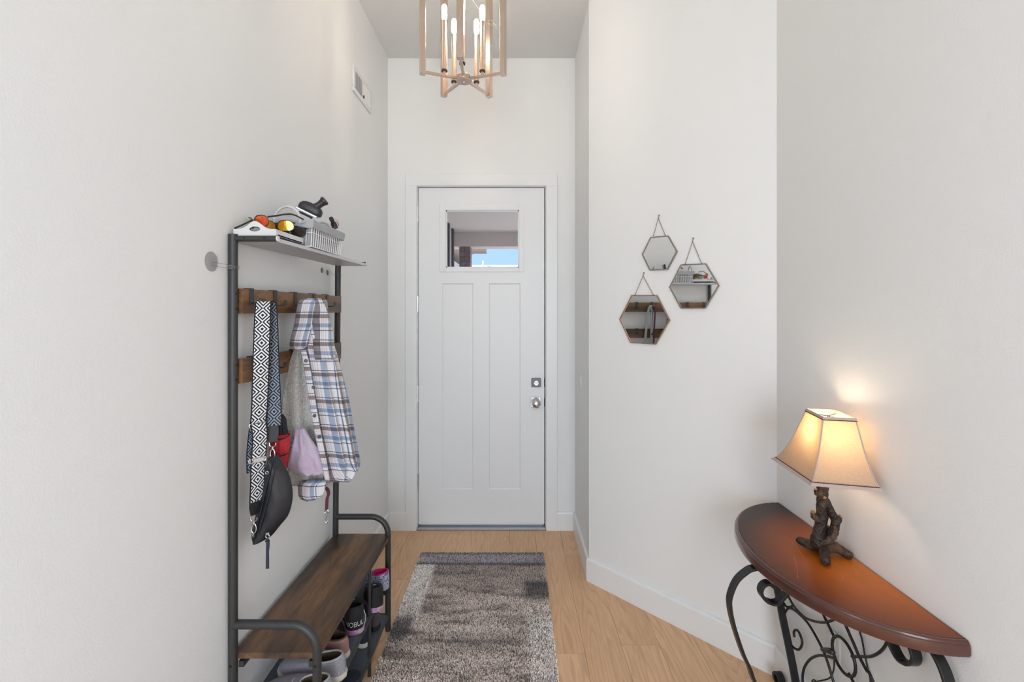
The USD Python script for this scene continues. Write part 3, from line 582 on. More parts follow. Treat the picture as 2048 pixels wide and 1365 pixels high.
part(cmb, 'handle', tube([(-0.8339, 1.75, 1.959), (-0.8224, 1.75, 1.9628), (-0.7995, 1.75, 1.9532), (-0.7765, 1.75, 1.9417)], .0060, 10, 18, scale=np.interp(np.linspace(0, 1, 18), [0, .1, .4, 1], [.7, 1, .7, .8])), dgrey, 50)
bt = thing('nail_polish_bottle', 'small bottle with a black cap at the far end of the basket', 'bottle', (-0.76, 1.9, 1.9515))
q = np.array((-0.76, 1.9, 1.9618))
part(bt, 'cap', orient(lathe([(0, -.004), (.0085, -.004), (.009, 0), (.009, .010), (.007, .0135), (0, .014)], k=20), (-.4, 0, .9), q), black_plastic, 40)
part(bt, 'glass_body', orient(lathe([(0, -.036), (.011, -.036), (.012, -.03), (.012, -.014), (.006, -.005), (0, -.004)], k=20), (-.4, 0, .9), q), mat('dark_polish', (.03, .012, .02), .1), 40)
tw = thing('tweezers', 'pink tweezers sticking up beside the black capped bottle', 'tweezers', (-0.747, 1.92, 1.9511))
for o in ((0, 0), (3, 3)):
    part(tw, 'prong', sweep([(-0.7596, 1.92, 1.9679), (-0.7491, 1.92, 1.9595), (-0.7386, 1.92, 1.9427)] if o[0] else [(-0.7575, 1.92, 1.9721), (-0.7449, 1.92, 1.9658), (-0.7386, 1.92, 1.9427)], rectp(.0012, .005), up=(0, 1, 0)), mat('pink_enamel' + str(o[0]), (.55, .16, .22), .35), False)
# ---------------------------------------------------------------- things hanging on the rails
# woven strap pattern: diamonds and chevrons in u (-1..1 across) and v (metres along)
def woven(name, light, dark, invert=False):
    n = {'uv': ('attribute', {'attribute': 'st'}), 's': ('separate_xyz', {}), 'au': ('math', {'math_type': 'absolute'}),
         'v': ('math', {'math_type': 'multiply', 'value2': 1 / .046}), 'vp': ('math', {'math_type': 'pingpong', 'value2': .5}),
         'd': ('math', {'math_type': 'multiply_add', 'value2': .55}), 'k': ('math', {'math_type': 'multiply', 'value2': 4.0}), 'f': ('math', {'math_type': 'fraction'}),
         'st': ('math', {'math_type': 'greater_than', 'value2': .46}), 'edge': ('math', {'math_type': 'less_than', 'value2': .86}), 'm': ('math', {'math_type': 'multiply'}),
         'zz': ('math', {'math_type': 'pingpong', 'value2': .125}), 'z2': ('math', {'math_type': 'multiply_add', 'value2': 1.6, 'value3': .58}), 'zl': ('math', {'math_type': 'less_than'}), 'zg': ('math', {'math_type': 'maximum'}),
         'c': ('mix_color', {'a': dark, 'b': light}), 'nz': ('noise_texture', {'scale': 900.0}), 'b': ('bump', {'strength': .5, 'distance': .0006}), 'p': ('principled_bsdf', {'roughness': .85})}
    l = [('uv.vector', 's.vector'), ('s.x', 'au.value1'), ('s.y', 'v.value1'), ('v.value', 'vp.value1'), ('au.value', 'd.value1'), ('vp.value', 'd.value3'), ('d.value', 'k.value1'), ('k.value', 'f.value1'),
         ('f.value', 'st.value1'), ('v.value', 'zz.value1'), ('zz.value', 'z2.value1'), ('au.value', 'zl.value1'), ('z2.value', 'zl.value2'), ('au.value', 'edge.value1'),
         ('st.value', 'm.value1'), ('edge.value', 'm.value2'), ('m.value', 'c.fac'), ('c.result', 'p.base_color'), ('nz.fac', 'b.height'), ('b.normal', 'p.normal')]
    return usdkit.material(stage, '/World/Looks/' + name, n, l, surface='p.BSDF')
weave = woven('woven_black_white', (.74, .75, .78), (.012, .013, .018))
weave_b = woven('woven_black_blue', (.26, .32, .40), (.012, .014, .022))
leather = mat('black_leather', (.016, .018, .023), .42, bump=(420, .0006))
bag = thing('crossbody_bag', 'black leather crescent bag hanging by a black and white woven strap', 'bag', (-0.8163, 1.54, 0.9498))
front = spline([(-0.8328, 1.515, 1.6175), (-0.8361, 1.515, 1.5562), (-0.8395, 1.515, 1.4569), (-0.8428, 1.515, 1.3575), (-0.8461, 1.515, 1.2664), (-0.851, 1.515, 1.2151)], 40)
th = np.linspace(.10, .95, 40); m, uv = ribbon(front, .050, np.c_[np.cos(th), np.sin(th), 0 * th], .0012)
part(bag, 'strap_front', m, weave, True, uv)
low = spline([(-0.8477, 1.512, 1.2125), (-0.8428, 1.512, 1.1729), (-0.8461, 1.512, 1.1184), (-0.8494, 1.512, 1.077), (-0.851, 1.512, 1.0192), (-0.8543, 1.512, 0.9564)], 34)
th = np.linspace(.75, 1.05, 34); m, uv = ribbon(low, .047, np.c_[np.cos(th), np.sin(th), 0 * th], .0012)
part(bag, 'strap_tail', m, weave, True, uv)
inn = spline([(-0.869, 1.535, 1.2002), (-0.8757, 1.535, 1.1448), (-0.8791, 1.535, 1.0945), (-0.8774, 1.535, 1.0441)], 20)
m, uv = ribbon(inn, .040, (.75, .66, 0), .0012); part(bag, 'strap_fold', m, weave_b, True, uv)
backp = spline([(-0.8531, 1.555, 1.6183), (-0.8361, 1.555, 1.6115), (-0.831, 1.555, 1.5554), (-0.8276, 1.555, 1.4534), (-0.8242, 1.555, 1.3515), (-0.8191, 1.555, 1.258), (-0.8191, 1.555, 1.1951)], 40)
backp[:6, 1] = np.linspace(1.517, 1.553, 6)
th = np.linspace(.1, .55, 40); m, uv = ribbon(backp, .046, np.c_[np.cos(th), np.sin(th), 0 * th], .0012)
part(bag, 'strap_back', m, weave_b, True, uv, label='strap side facing away, darker blue and black weave')
m, uv = ribbon([(-0.83, 1.553, 1.199), (-0.8266, 1.553, 1.1719), (-0.8215, 1.553, 1.1413)], np.array([.046, .045, .026]), (.86, .5, 0), .002); part(bag, 'strap_tab', m, leather, False)
m, uv = ribbon([(-0.8555, 1.514, 0.9639), (-0.8571, 1.514, 0.9374), (-0.8621, 1.514, 0.9109)], np.array([.045, .044, .024]), (.5, .86, 0), .002); part(bag, 'strap_tab', m, leather, False)
def ring(c, a, b, w, h, r, n=24): c, a, b = map(np.array, (c, a, b)); return tube([c + a * w * math.cos(t) + b * h * math.sin(t) for t in np.linspace(0, 2 * math.pi, n)[:-1]], r, 8, closed=True)
for p, w in (((-0.8527, 1.512, 1.2092), .020), ((-0.8488, 1.508, 1.0949), .023)):
    p = np.array(p); A = np.array((.72, .69, 0))
    part(bag, 'slider_buckle', cat_(tube([p - A * w + (0, 0, .006), p + A * w + (0, 0, .006)], .0022, 8), tube([p - A * w + (0, 0, -.008), p + A * w + (0, 0, -.008)], .0022, 8), tube([p - A * w + (0, 0, -.008), p - A * (w + .003), p - A * w + (0, 0, .006)], .0024, 8), tube([p + A * w + (0, 0, -.008), p + A * (w + .003), p + A * w + (0, 0, .006)], .0024, 8), ribbon([p + (0, 0, -.006), p, p + (0, 0, .005)], w * 1.9, A, .001)[0]), chrome, 40)
for p, a in (((-0.8189, 1.545, 1.1284), 0), ((-0.8614, 1.51, 0.8929), .25)):
    p = np.array(p); A = np.array((1, 0, 0)); Z = np.array((.12 * a, 0, 1.))
    part(bag, 'snap_hook', cat_(tube([p + (-.011, 0, .012), p + (-.009, 0, .002), p + (0, 0, -.002), p + (.009, 0, .002), p + (.011, 0, .012)], .0020, 8, 18), cyl(p + (0, 0, -.001), p + (0, 0, -.011), .0042, 12), ring(p + (0, 0, -.026), A, Z, .0075, .016, .0020), ring(p + (0, 0, -.046), (0, 1, 0), Z, .006, .007, .0017)), chrome, 40)
rowsb = [(-0.8284, 1.55, 1.0947, -0.8131, 1.55, 1.0947), (-0.8385, 1.55, 1.0727, -0.7911, 1.55, 1.0727), (-0.8504, 1.55, 1.0388, -0.7691, 1.55, 1.0388), (-0.8605, 1.55, 0.9931, -0.7555, 1.55, 0.9931), (-0.8707, 1.55, 0.9457, -0.7538, 1.55, 0.9457), (-0.8792, 1.55, 0.8949, -0.7674, 1.55, 0.8949), (-0.886, 1.55, 0.8576, -0.7962, 1.55, 0.8576), (-0.891, 1.55, 0.8339, -0.8148, 1.55, 0.8339), (-0.8893, 1.55, 0.8186, -0.8301, 1.55, 0.8186), (-0.8826, 1.55, 0.8102, -0.847, 1.55, 0.8102)]
m, uv = cloth(rowsb, 50, 36, .034, .028, .0, 1, 2, lump=.006)
part(bag, 'body', m, leather, True, uv)
zp = spline([(-0.7994, 1.5175, 1.0951), (-0.811, 1.5175, 1.042), (-0.8259, 1.5175, 0.984), (-0.8392, 1.5175, 0.9259), (-0.8525, 1.5175, 0.8762), (-0.8624, 1.5175, 0.843)], 40); zp[:, 1] -= .004
part(bag, 'zipper_seam', sweep(zp, rectp(.0035, .007, .3), up=(0, 1, 0)), mat('bag_seam', (.008, .009, .012), .55), 40)
zp2 = spline([(-0.7885, 1.5125, 1.0934), (-0.7984, 1.5125, 1.0405), (-0.8116, 1.5125, 0.981), (-0.8265, 1.5125, 0.9248), (-0.8414, 1.5125, 0.8719), (-0.853, 1.5125, 0.8455)], 40)
part(bag, 'piping', tube(zp2, .0020, 7), leather, 40)
part(bag, 'ring_side', ring((-0.8202, 1.513, 1.0502), (1, 0, 0), (0, 0, 1), .0045, .0045, .0014), chrome, 40)
zt = np.array((-0.818, 1.512, 0.8407))
part(bag, 'zip_slider', cat_(ring(zt, (1, 0, 0), (0, 0, 1), .006, .006, .0015), box(zt[0] - .005, zt[0] + .005, zt[1] - .003, zt[1] + .003, zt[2] + .004, zt[2] + .012, .001)), chrome, 40)
m, uv = ribbon([(-0.8174, 1.511, 0.833), (-0.8158, 1.511, 0.8165), (-0.8174, 1.511, 0.7884), (-0.8174, 1.511, 0.7339)], np.array([.008, .011, .009, .010]), (1, .1, 0), .0014); part(bag, 'zip_pull', cat_(m, ring((-0.8174, 1.511, 0.8247), (1, 0, 0), (0, 1, 0), .006, .004, .002)), mat('navy_leather', (.018, .024, .040), .5), 40)

um = thing('umbrella', 'folded red and black umbrella with white handle hanging behind the bag', 'umbrella', (-0.8527, 1.66, 1.0817))
red = mat('red_nylon', (.52, .016, .030), .5, bump=(90, .003)); navy = mat('black_nylon', (.014, .014, .020), .6, bump=(90, .003))
part(um, 'wrist_cord', cat_(tube([(-0.8708, 1.66, 1.2721), (-0.8708, 1.66, 1.3356), (-0.869, 1.66, 1.3756), (-0.8617, 1.66, 1.3846), (-0.8563, 1.66, 1.3756), (-0.8545, 1.66, 1.3266), (-0.8545, 1.66, 1.274)], .0022, 8, 40)), mat('coral_cord', (.42, .10, .085), .7), 40)
part(um, 'handle', cyl((-0.8599, 1.66, 1.274), (-0.8581, 1.66, 1.2068), .0105, 22), mat('white_handle', (.66, .66, .68), .35), 40)
part(um, 'handle_logo', orient(lathe([(0, 0), (.0058, 0), (.0058, .0012), (0, .0012)], k=22), (.55, -.83, 0), (-0.8466, 1.65, 1.2326)), mat('maroon_print', (.20, .03, .04), .5), 40)
m, uv = cloth([(-0.8654, 1.66, 1.2068, -0.8418, 1.66, 1.2068), (-0.869, 1.66, 1.1941, -0.8309, 1.66, 1.1941), (-0.869, 1.66, 1.1687, -0.8273, 1.66, 1.1687), (-0.8744, 1.66, 1.1397, -0.8218, 1.66, 1.1397), (-0.8799, 1.66, 1.1179, -0.82, 1.66, 1.1179)], 26, 30, .018, .018, .003, 5, 1); part(um, 'folded_canopy', m, navy, True, uv)
m, uv = cloth([(-0.8799, 1.66, 1.1397, -0.8146, 1.66, 1.1397), (-0.8871, 1.66, 1.1179, -0.8164, 1.66, 1.1179), (-0.8908, 1.66, 1.0817, -0.8182, 1.66, 1.0817), (-0.889, 1.66, 1.0454, -0.8237, 1.66, 1.0454), (-0.8871, 1.66, 1.0, -0.8309, 1.66, 1.0), (-0.8817, 1.66, 0.9728, -0.8418, 1.66, 0.9728)], 30, 36, .026, .022, .002, 4, 3); part(um, 'sleeve', m, red, True, uv)
for pts in ([(-0.8656, 1.633, 1.1291), (-0.8531, 1.633, 1.1273), (-0.8317, 1.633, 1.1273), (-0.8138, 1.633, 1.1363), (-0.8049, 1.633, 1.147)], [(-0.8716, 1.631, 1.0691), (-0.852, 1.631, 1.0655), (-0.8289, 1.631, 1.0691), (-0.8075, 1.631, 1.078)]): part(um, 'binding', sweep(spline(pts, 20), rectp(.003, .007, .3), up=(0, 1, 0)), navy, 40)

# plaid: stripes along both directions of the cloth's own coordinates (metres)
def plaid(name):
    W = (.74, .76, .80)
    def seq(bands, base=(1, 1, 1)):
        out = []; p = 0
        for w, c in bands: out += [(p + .0005, c), (p + w - .0005, c)]; p += w
        return [(a / p, c) for a, c in out]
    br, bl, nv, pk, o = (.36, .31, .31), (.46, .54, .68), (.26, .27, .33), (.88, .76, .77), (1, 1, 1)
    vs = [(.20, o), (.03, nv), (.06, o), (.16, br), (.05, o), (.03, pk), (.03, o), (.03, pk), (.03, o), (.03, pk), (.05, o), (.14, bl), (.05, o), (.03, nv), (.08, o)]
    hs = [(.10, o), (.03, nv), (.10, o), (.14, bl), (.04, o), (.025, pk), (.025, o), (.025, pk), (.025, o), (.025, pk), (.025, o), (.14, br), (.06, o), (.03, nv), (.21, o)]
    n = {'uv': ('attribute', {'attribute': 'st'}), 's': ('separate_xyz', {}), 'p': ('principled_bsdf', {'roughness': .9, 'sheen_weight': .3}), 'mul': ('mix_color', {'blend_type': 'multiply', 'fac': 1.0}), 'm2': ('mix_color', {'blend_type': 'multiply', 'fac': 1.0, 'a': W}),
         'nz': ('noise_texture', {'scale': 700.0}), 'b': ('bump', {'strength': .6, 'distance': .001})}
    l = [('uv.vector', 's.vector')]
    for k, ax, bands, per in (('v', 'x', vs, .105), ('h', 'y', hs, .110)):
        n['d' + k] = ('math', {'math_type': 'multiply_add', 'value2': 1 / per, 'value3': 40.3}); n['f' + k] = ('math', {'math_type': 'fraction'}); n['r' + k] = ('rgb_ramp', {'ramp': seq(bands)})
        l += [('s.' + ax, 'd' + k + '.value1'), ('d' + k + '.value', 'f' + k + '.value1'), ('f' + k + '.value', 'r' + k + '.fac')]
    l += [('rv.color', 'mul.a'), ('rh.color', 'mul.b'), ('mul.result', 'm2.b'), ('m2.result', 'p.base_color'), ('nz.fac', 'b.height'), ('b.normal', 'p.normal')]
    return usdkit.material(stage, '/World/Looks/' + name, n, l, surface='p.BSDF')
plaid_m = plaid('plaid_flannel')
sherpa = mat('sherpa_fleece', (.84, .79, .71), .95, bump=(150, .012), vary=(150, (.60, .63, .64), (.4, .6), (1, 1, 1)), sheen_weight=.5)
satin = mat('lavender_lining', (.54, .44, .58), .55, bump=(40, .004), sheen_weight=.3)
jk = thing('flannel_jacket', 'plaid flannel jacket with grey fleece lining hanging open on the rail', 'jacket', (-0.7672, 1.8, 1.2358))
m, uv = cloth([(-0.8498, 1.8, 1.6214, -0.792, 1.83, 1.622), (-0.849, 1.79, 1.5801, -0.7742, 1.84, 1.58), (-0.8434, 1.77, 1.5125, -0.7562, 1.86, 1.5088), (-0.8213, 1.76, 1.436, -0.7376, 1.88, 1.4257), (-0.8014, 1.75, 1.3412, -0.7147, 1.89, 1.3216), (-0.7842, 1.75, 1.2456, -0.6915, 1.9, 1.2164), (-0.765, 1.75, 1.1499, -0.6728, 1.9, 1.1126), (-0.744, 1.75, 1.0543, -0.6541, 1.9, 1.0087), (-0.7344, 1.75, 1.0122, -0.6458, 1.9, 0.963), (-0.7249, 1.75, 0.9778, -0.6589, 1.89, 0.9291), (-0.7194, 1.76, 0.9436, -0.6871, 1.86, 0.907), (-0.7157, 1.77, 0.9244, -0.7081, 1.82, 0.9057)], 64, 56, .046, .055, .0140, 3.3, 1, drift=.12, lump=.012)
part(jk, 'plaid_front', m, plaid_m, True, uv)
m, uv = cloth([(-0.8569, 1.79, 1.453, -0.8223, 1.8, 1.4522), (-0.873, 1.775, 1.3959, -0.7992, 1.81, 1.3921), (-0.8829, 1.76, 1.3206, -0.7757, 1.82, 1.3115), (-0.8893, 1.75, 1.2456, -0.76, 1.83, 1.23), (-0.8906, 1.745, 1.1703, -0.7541, 1.84, 1.1476), (-0.8824, 1.74, 1.0954, -0.744, 1.84, 1.0672), (-0.869, 1.74, 1.0193, -0.736, 1.84, 0.9867), (-0.8639, 1.745, 0.9605, -0.728, 1.84, 0.9264), (-0.8607, 1.75, 0.9243, -0.732, 1.83, 0.894), (-0.854, 1.76, 0.9109, -0.7459, 1.82, 0.8878)], 50, 44, .024, .045, .019, 2.1, 4.6, drift=-.2, lump=.018)
part(jk, 'fleece_lining', m, sherpa, True, uv, label='grey fleece lining')
m, uv = cloth([(-0.8225, 1.775, 1.6345, -0.783, 1.8, 1.6352), (-0.8352, 1.765, 1.6207, -0.7672, 1.8, 1.6214), (-0.8401, 1.755, 1.5802, -0.7825, 1.79, 1.5801), (-0.8429, 1.745, 1.5326, -0.7857, 1.775, 1.5317), (-0.851, 1.738, 1.491, -0.7889, 1.765, 1.4896), (-0.8542, 1.733, 1.4572, -0.7941, 1.755, 1.4556), (-0.8476, 1.735, 1.44, -0.8052, 1.75, 1.4387)], 34, 34, .016, .012, .004, 1.6, 2)
part(jk, 'collar', m, plaid_m, True, uv)
m, uv = cloth([(-0.8021, 1.79, 1.6349, -0.7757, 1.82, 1.6357), (-0.792, 1.785, 1.5997, -0.76, 1.83, 1.6), (-0.7857, 1.775, 1.5317, -0.74, 1.84, 1.5297), (-0.7793, 1.765, 1.4548, -0.7299, 1.845, 1.4489), (-0.7694, 1.76, 1.3975, -0.7299, 1.845, 1.3884)], 30, 30, .034, .02, .007, 2.2, 5, drift=.4, lump=.01)
part(jk, 'hood', m, plaid_m, True, uv)
m, uv = cloth([(-0.8135, 1.735, 1.4381, -0.794, 1.738, 1.4378), (-0.7942, 1.722, 1.3639, -0.7705, 1.728, 1.3632), (-0.7746, 1.712, 1.2717, -0.7519, 1.72, 1.2702), (-0.7565, 1.705, 1.1798, -0.7339, 1.713, 1.1779), (-0.7357, 1.7, 1.0881, -0.7149, 1.708, 1.0857), (-0.719, 1.7, 1.0138, -0.7, 1.708, 1.0111), (-0.7081, 1.705, 0.9524, -0.6935, 1.715, 0.9487)], 40, 12, .005, .005); uv[:, 0] += .02
part(jk, 'button_placket', m, plaid_m, True, uv)
horn = mat('dark_horn_button', (.05, .035, .03), .3)
for p in ((-0.7848, 1.718, 1.3982), (-0.7523, 1.708, 1.3004), (-0.745, 1.7, 1.1958), (-0.7239, 1.694, 1.1195), (-0.6934, 1.692, 1.0497)):
    part(jk, 'button', orient(lathe([(0, 0), (.0052, 0), (.0062, .001), (.0062, .0022), (.0048, .0028), (.004, .002), (0, .002)], k=18), (.25, -.97, 0), p), horn, 40)
m, uv = cloth([(-0.8101, 1.7, 1.1494, -0.7849, 1.71, 1.1468), (-0.8151, 1.695, 1.1377, -0.7774, 1.71, 1.1337), (-0.8164, 1.69, 1.1132, -0.7625, 1.71, 1.1076), (-0.8213, 1.685, 1.0833, -0.7401, 1.71, 1.0758), (-0.8272, 1.682, 1.0529, -0.7251, 1.71, 1.044), (-0.8372, 1.68, 1.0205, -0.7129, 1.712, 1.0097), (-0.8327, 1.682, 1.0014, -0.7081, 1.714, 0.9903), (-0.809, 1.69, 0.9876, -0.7122, 1.715, 0.9787), (-0.7873, 1.695, 0.9802, -0.7363, 1.71, 0.9749)], 34, 40, .016, .012, .007, 2.0, 2, drift=.2, lump=.016)
part(jk, 'sleeve_lining', m, satin, True, uv, label='lavender sleeve lining turned out')
m, uv = cloth([(-0.8256, 1.69, 1.1021, -0.8136, 1.692, 1.1015), (-0.832, 1.688, 1.0731, -0.8182, 1.69, 1.0725), (-0.8366, 1.686, 1.0461, -0.8246, 1.688, 1.0455)], 12, 12, .006, .006); part(jk, 'sleeve_edge', m, plaid_m, True, uv)
m, uv = cloth([(-0.804, 1.735, 0.9432, -0.7271, 1.76, 0.9339), (-0.8187, 1.73, 0.928, -0.7271, 1.76, 0.9166), (-0.8182, 1.725, 0.9073, -0.7289, 1.755, 0.8955), (-0.8163, 1.725, 0.8885, -0.7363, 1.75, 0.8783), (-0.8083, 1.728, 0.874, -0.7552, 1.745, 0.867), (-0.7979, 1.73, 0.8694, -0.7759, 1.74, 0.8653)], 26, 36, .014, .014, .003, 2, 3)
part(jk, 'cuff', m, plaid_m, True, uv)
m, uv = cloth([(-0.7336, 1.79, 0.9932, -0.6383, 1.86, 0.9701), (-0.7374, 1.785, 0.9617, -0.651, 1.85, 0.939), (-0.7374, 1.785, 0.9364, -0.6819, 1.835, 0.9182), (-0.7336, 1.79, 0.915, -0.7161, 1.81, 0.9075)], 20, 30, .012, .02); part(jk, 'hem_lining', m, mat('grey_hem_lining', (.34, .33, .38), .8), True, uv)

def leash(label, col, pts, w, mname, clip=None):
    t = thing('leash', label, 'leash', pts[-1]); p = spline(pts, 60)
    m, uv = ribbon(p, w, (.35, .94, 0), .0012); part(t, 'strap', m, mat(mname, col, .8, bump=(600, .0006)), False)
    if clip is not None:
        c = np.array(clip)
        part(t, 'swivel_clip', cat_(ring(c + (0, 0, -.004), (1, 0, 0), (0, 0, 1), .008, .006, .0018), cyl(c + (0, 0, -.009), c + (0, 0, -.018), .004, 12), tube([c + (0, 0, -.018), c + (-.003, 0, -.032), c + (-.004, 0, -.044), c + (.001, 0, -.050), c + (.005, 0, -.046), c + (.004, 0, -.040)], .0024, 8, 24)), chrome, 40)
    return t
LX = -.836
leash('maroon dog leash with a metal clip, its end hanging below the jacket hem', (.16, .045, .075), [(LX, 1.958, 1.624), (LX + .004, 1.958, 1.58), (-.845, 1.962, 1.40), (-.850, 1.965, 1.15), (-.845, 1.90, .92), (-0.7631, 1.862, 0.8575), (-0.7643, 1.86, 0.8176), (-0.7664, 1.86, 0.777)], .016, 'maroon_webbing', (-0.7655, 1.858, 0.7738))
leash('teal edged grey leash strap looped over the far end of the upper rail', (.42, .45, .45), [(-.843, 2.05, 1.20), (-.838, 2.03, 1.45), (-.832, 2.015, 1.585), (-.829, 2.0, 1.628), (-.829, 1.990, 1.628), (-.834, 1.985, 1.58), (-.842, 1.985, 1.40), (-.846, 1.99, 1.16)], .022, 'grey_webbing')
single('waste_bag_holder', lathe([(0, -.016), (.010, -.016), (.0125, -.010), (.0125, .010), (.010, .016), (0, .016)], (-0.8311, 1.96, 1.6074), 24), mat('maroon_pouch', (.13, .012, .04), .5), 'small maroon pouch clipped to the leashes beside the jacket collar', 'pouch', 40)
single('teal_knot', cat_(tube([(-0.831, 1.975, 1.586), (-0.8224, 1.975, 1.5968), (-0.8116, 1.975, 1.5903), (-0.8202, 1.975, 1.5795), (-0.831, 1.975, 1.586)], .003, 8, 30), tube([(-0.8287, 1.985, 1.586), (-0.8157, 1.985, 1.5773), (-0.8114, 1.985, 1.547), (-0.8114, 1.985, 1.5036), (-0.8135, 1.985, 1.4385)], .0022, 8, 40)), mat('teal_cord', (.03, .17, .20), .6), 'teal cord knotted on the upper rail beside the maroon pouch', 'cord', 40)

# ---------------------------------------------------------------- mirrors on the angled wall
N45 = np.array((-.70711, -.70711, 0)); T45 = np.array((.70711, -.70711, 0)); UP = np.array((0, 0, 1.))
def hex_mirror(label, hexp, hook, chain, fm, off=.004):
    hx = np.array(hexp); c = hx.mean(0); ya = math.radians(-0.95)          # hangs a touch askew on its chain
    hx = c + (hx - c) @ np.array([[math.cos(ya), math.sin(ya), 0], [-math.sin(ya), math.cos(ya), 0], [0, 0, 1.]])
    t = thing('hexagon_mirror', label, 'mirror', c)
    def ringpts(s, d): return c + (hx - c) * s + N45 * d
    def quadring(a, b):
        n = 6; return [[i, (i + 1) % n, n + (i + 1) % n] for i in range(n)] + [[i, n + (i + 1) % n, n + i] for i in range(n)]
    rad = np.linalg.norm(hx - c, axis=1).mean(); s_in = 1 - .0055 / rad
    rs = [ringpts(1, -.008), ringpts(1, .003), ringpts(.995, .004), ringpts(s_in + .004, .004), ringpts(s_in, .003), ringpts(s_in, -.008)]
    v = np.vstack(rs); f = []
    for i in range(5): f += (np.array(quadring(0, 0)) + 6 * i).tolist()
    f += [[30 + i, 30 + (i + 1) % 6, (i + 1) % 6] for i in range(6)] + [[30 + i, (i + 1) % 6, i] for i in range(6)]
    m = trimesh.Trimesh(v, f, process=True); m.fix_normals(); part(t, 'frame', m, fm, False)
    g = [*ringpts(s_in, 0.), *ringpts(s_in, -.006)]
    part(t, 'mirror_glass', trimesh.convex.convex_hull(np.array(g)), mirror_m, False)
    k = np.array(hook) + N45 * .004
    hkp = part(t, 'wall_hook', cat_(orient(lathe([(0, 0), (.0042, 0), (.0048, .002), (.0040, .004), (0, .005)], k=18), N45, k + UP * .007 - N45 * .004), tube([k + UP * .006, k - UP * .004 + N45 * .001, k - UP * .010 + N45 * .005, k - UP * .008 + N45 * .008], .0016, 8, 16)), brass, 40)
    top = k - UP * .009 + N45 * .004
    for e in chain:
        e = np.array(e); d = e - top; L = np.linalg.norm(d); n = int(L / .0062); d /= L; sd = np.cross(d, N45); lk = []
        for i in range(n):
            cc = top + d * (i + .5) * L / n; lk.append(ring(cc, d, sd if i % 2 else N45, .0040, .0021, .0007, 10))
        part(t, 'chain', cat_(*lk, cyl(e - N45 * .004, e + N45 * .002, .0022, 10)), brass, 40)
    return t
hex_mirror('smallest hexagon mirror, topmost of the three, in a thin dull frame', [(0.6754, 2.4341, 1.8854), (0.711, 2.3985, 1.9726), (0.7805, 2.329, 1.9691), (0.8144, 2.2951, 1.8842), (0.7778, 2.3317, 1.7952), (0.7077, 2.4018, 1.7978)], (0.7488, 2.3758, 2.0741), [(0.7228, 2.3867, 1.9786), (0.7679, 2.3416, 1.9754)], brass)
hex_mirror('rightmost hexagon mirror in a thin dull frame, reflecting the shelf with the tray', [(0.7845, 2.325, 1.7065), (0.8273, 2.2822, 1.817), (0.916, 2.1935, 1.8131), (0.9599, 2.1496, 1.7045), (0.914, 2.1955, 1.5968), (0.8273, 2.2822, 1.5973)], (0.8766, 2.248, 1.9349), [(0.8435, 2.266, 1.8177), (0.9012, 2.2083, 1.8147)], brass)
hex_mirror('lowest hexagon mirror in a copper frame, reflecting the wooden coat rails', [(0.5774, 2.5321, 1.5401), (0.6317, 2.4778, 1.6712), (0.7373, 2.3722, 1.6676), (0.7872, 2.3223, 1.538), (0.7326, 2.3769, 1.4108), (0.6266, 2.4829, 1.4113)], (0.687, 2.4376, 1.7805), [(0.6468, 2.4627, 1.6726), (0.7219, 2.3876, 1.6693)], copper)
# ---------------------------------------------------------------- console table
TY, TA, TD = 1.557, .420, .330
ctb = thing('console_table', 'half-round wooden console table on black wrought iron scroll legs', 'console table', (1.0, TY, 0))
def outline(inset, n=72):
    t = np.linspace(0, math.pi, n); o = [(XW - .004 - (TD - inset) * math.sin(a), TY + (TA - inset) * math.cos(a)) for a in t]; return np.array(o)
def tring(inset, z): o = outline(inset); return np.c_[o, np.full(len(o), z)]
def sunburst():
    n = {'g': ('geometry', {}), 'mp': ('mapping', {'location': (-(XW - .004) / TD, -(TY - .075) / TA, 0), 'scale': (1 / TD, 1 / TA, 0)}), 'len': ('vector_math', {'math_type': 'length'}),
         's': ('separate_xyz', {}), 'bk': ('math', {'math_type': 'multiply_add', 'value2': 1.0, 'value3': 1.0}), 'bk2': ('math', {'math_type': 'multiply', 'value2': 1.0}),
         'mx': ('math', {'math_type': 'maximum'}), 'st': ('mapping', {'scale': (26, 2.2, 1)}), 'nz': ('noise_texture', {'scale': 1.0, 'detail': 6.0, 'roughness': .65}), 'nz2': ('noise_texture', {'scale': 3.2, 'detail': 3.0}),
         'add': ('math', {'math_type': 'multiply_add', 'value2': .22}), 'add2': ('math', {'math_type': 'multiply_add', 'value2': .16}), 'sh': ('math', {'math_type': 'add', 'value2': -.19}),
         'r': ('rgb_ramp', {'ramp': [(0, (.60, .19, .012)), (.42, (.48, .125, .010)), (.70, (.24, .052, .010)), (.92, (.085, .020, .007)), (1, (.035, .011, .006))]}),
         'gr': ('rgb_ramp', {'ramp': [(.3, (.55, .50, .45)), (.7, (1, 1, 1))]}), 'm': ('mix_color', {'blend_type': 'multiply', 'fac': .7}),
         'p': ('principled_bsdf', {'roughness': .42, 'specular_ior_level': .3, 'coat_weight': .25, 'coat_roughness': .2})}
    l = [('g.position', 'mp.vector'), ('mp.vector', 'len.vector1'), ('g.position', 'st.vector'), ('st.vector', 'nz.vector'), ('g.position', 'nz2.vector'), ('nz.fac', 'add.value1'), ('len.value', 'add.value3'), ('nz2.fac', 'add2.value1'), ('add.value', 'add2.value3'), ('add2.value', 'sh.value1'), ('sh.value', 'r.fac'),
         ('nz.fac', 'gr.fac'), ('r.color', 'm.a'), ('gr.color', 'm.b'), ('m.result', 'p.base_color')]
    return usdkit.material(stage, '/World/Looks/sunburst_table_top', n, l, surface='p.BSDF')
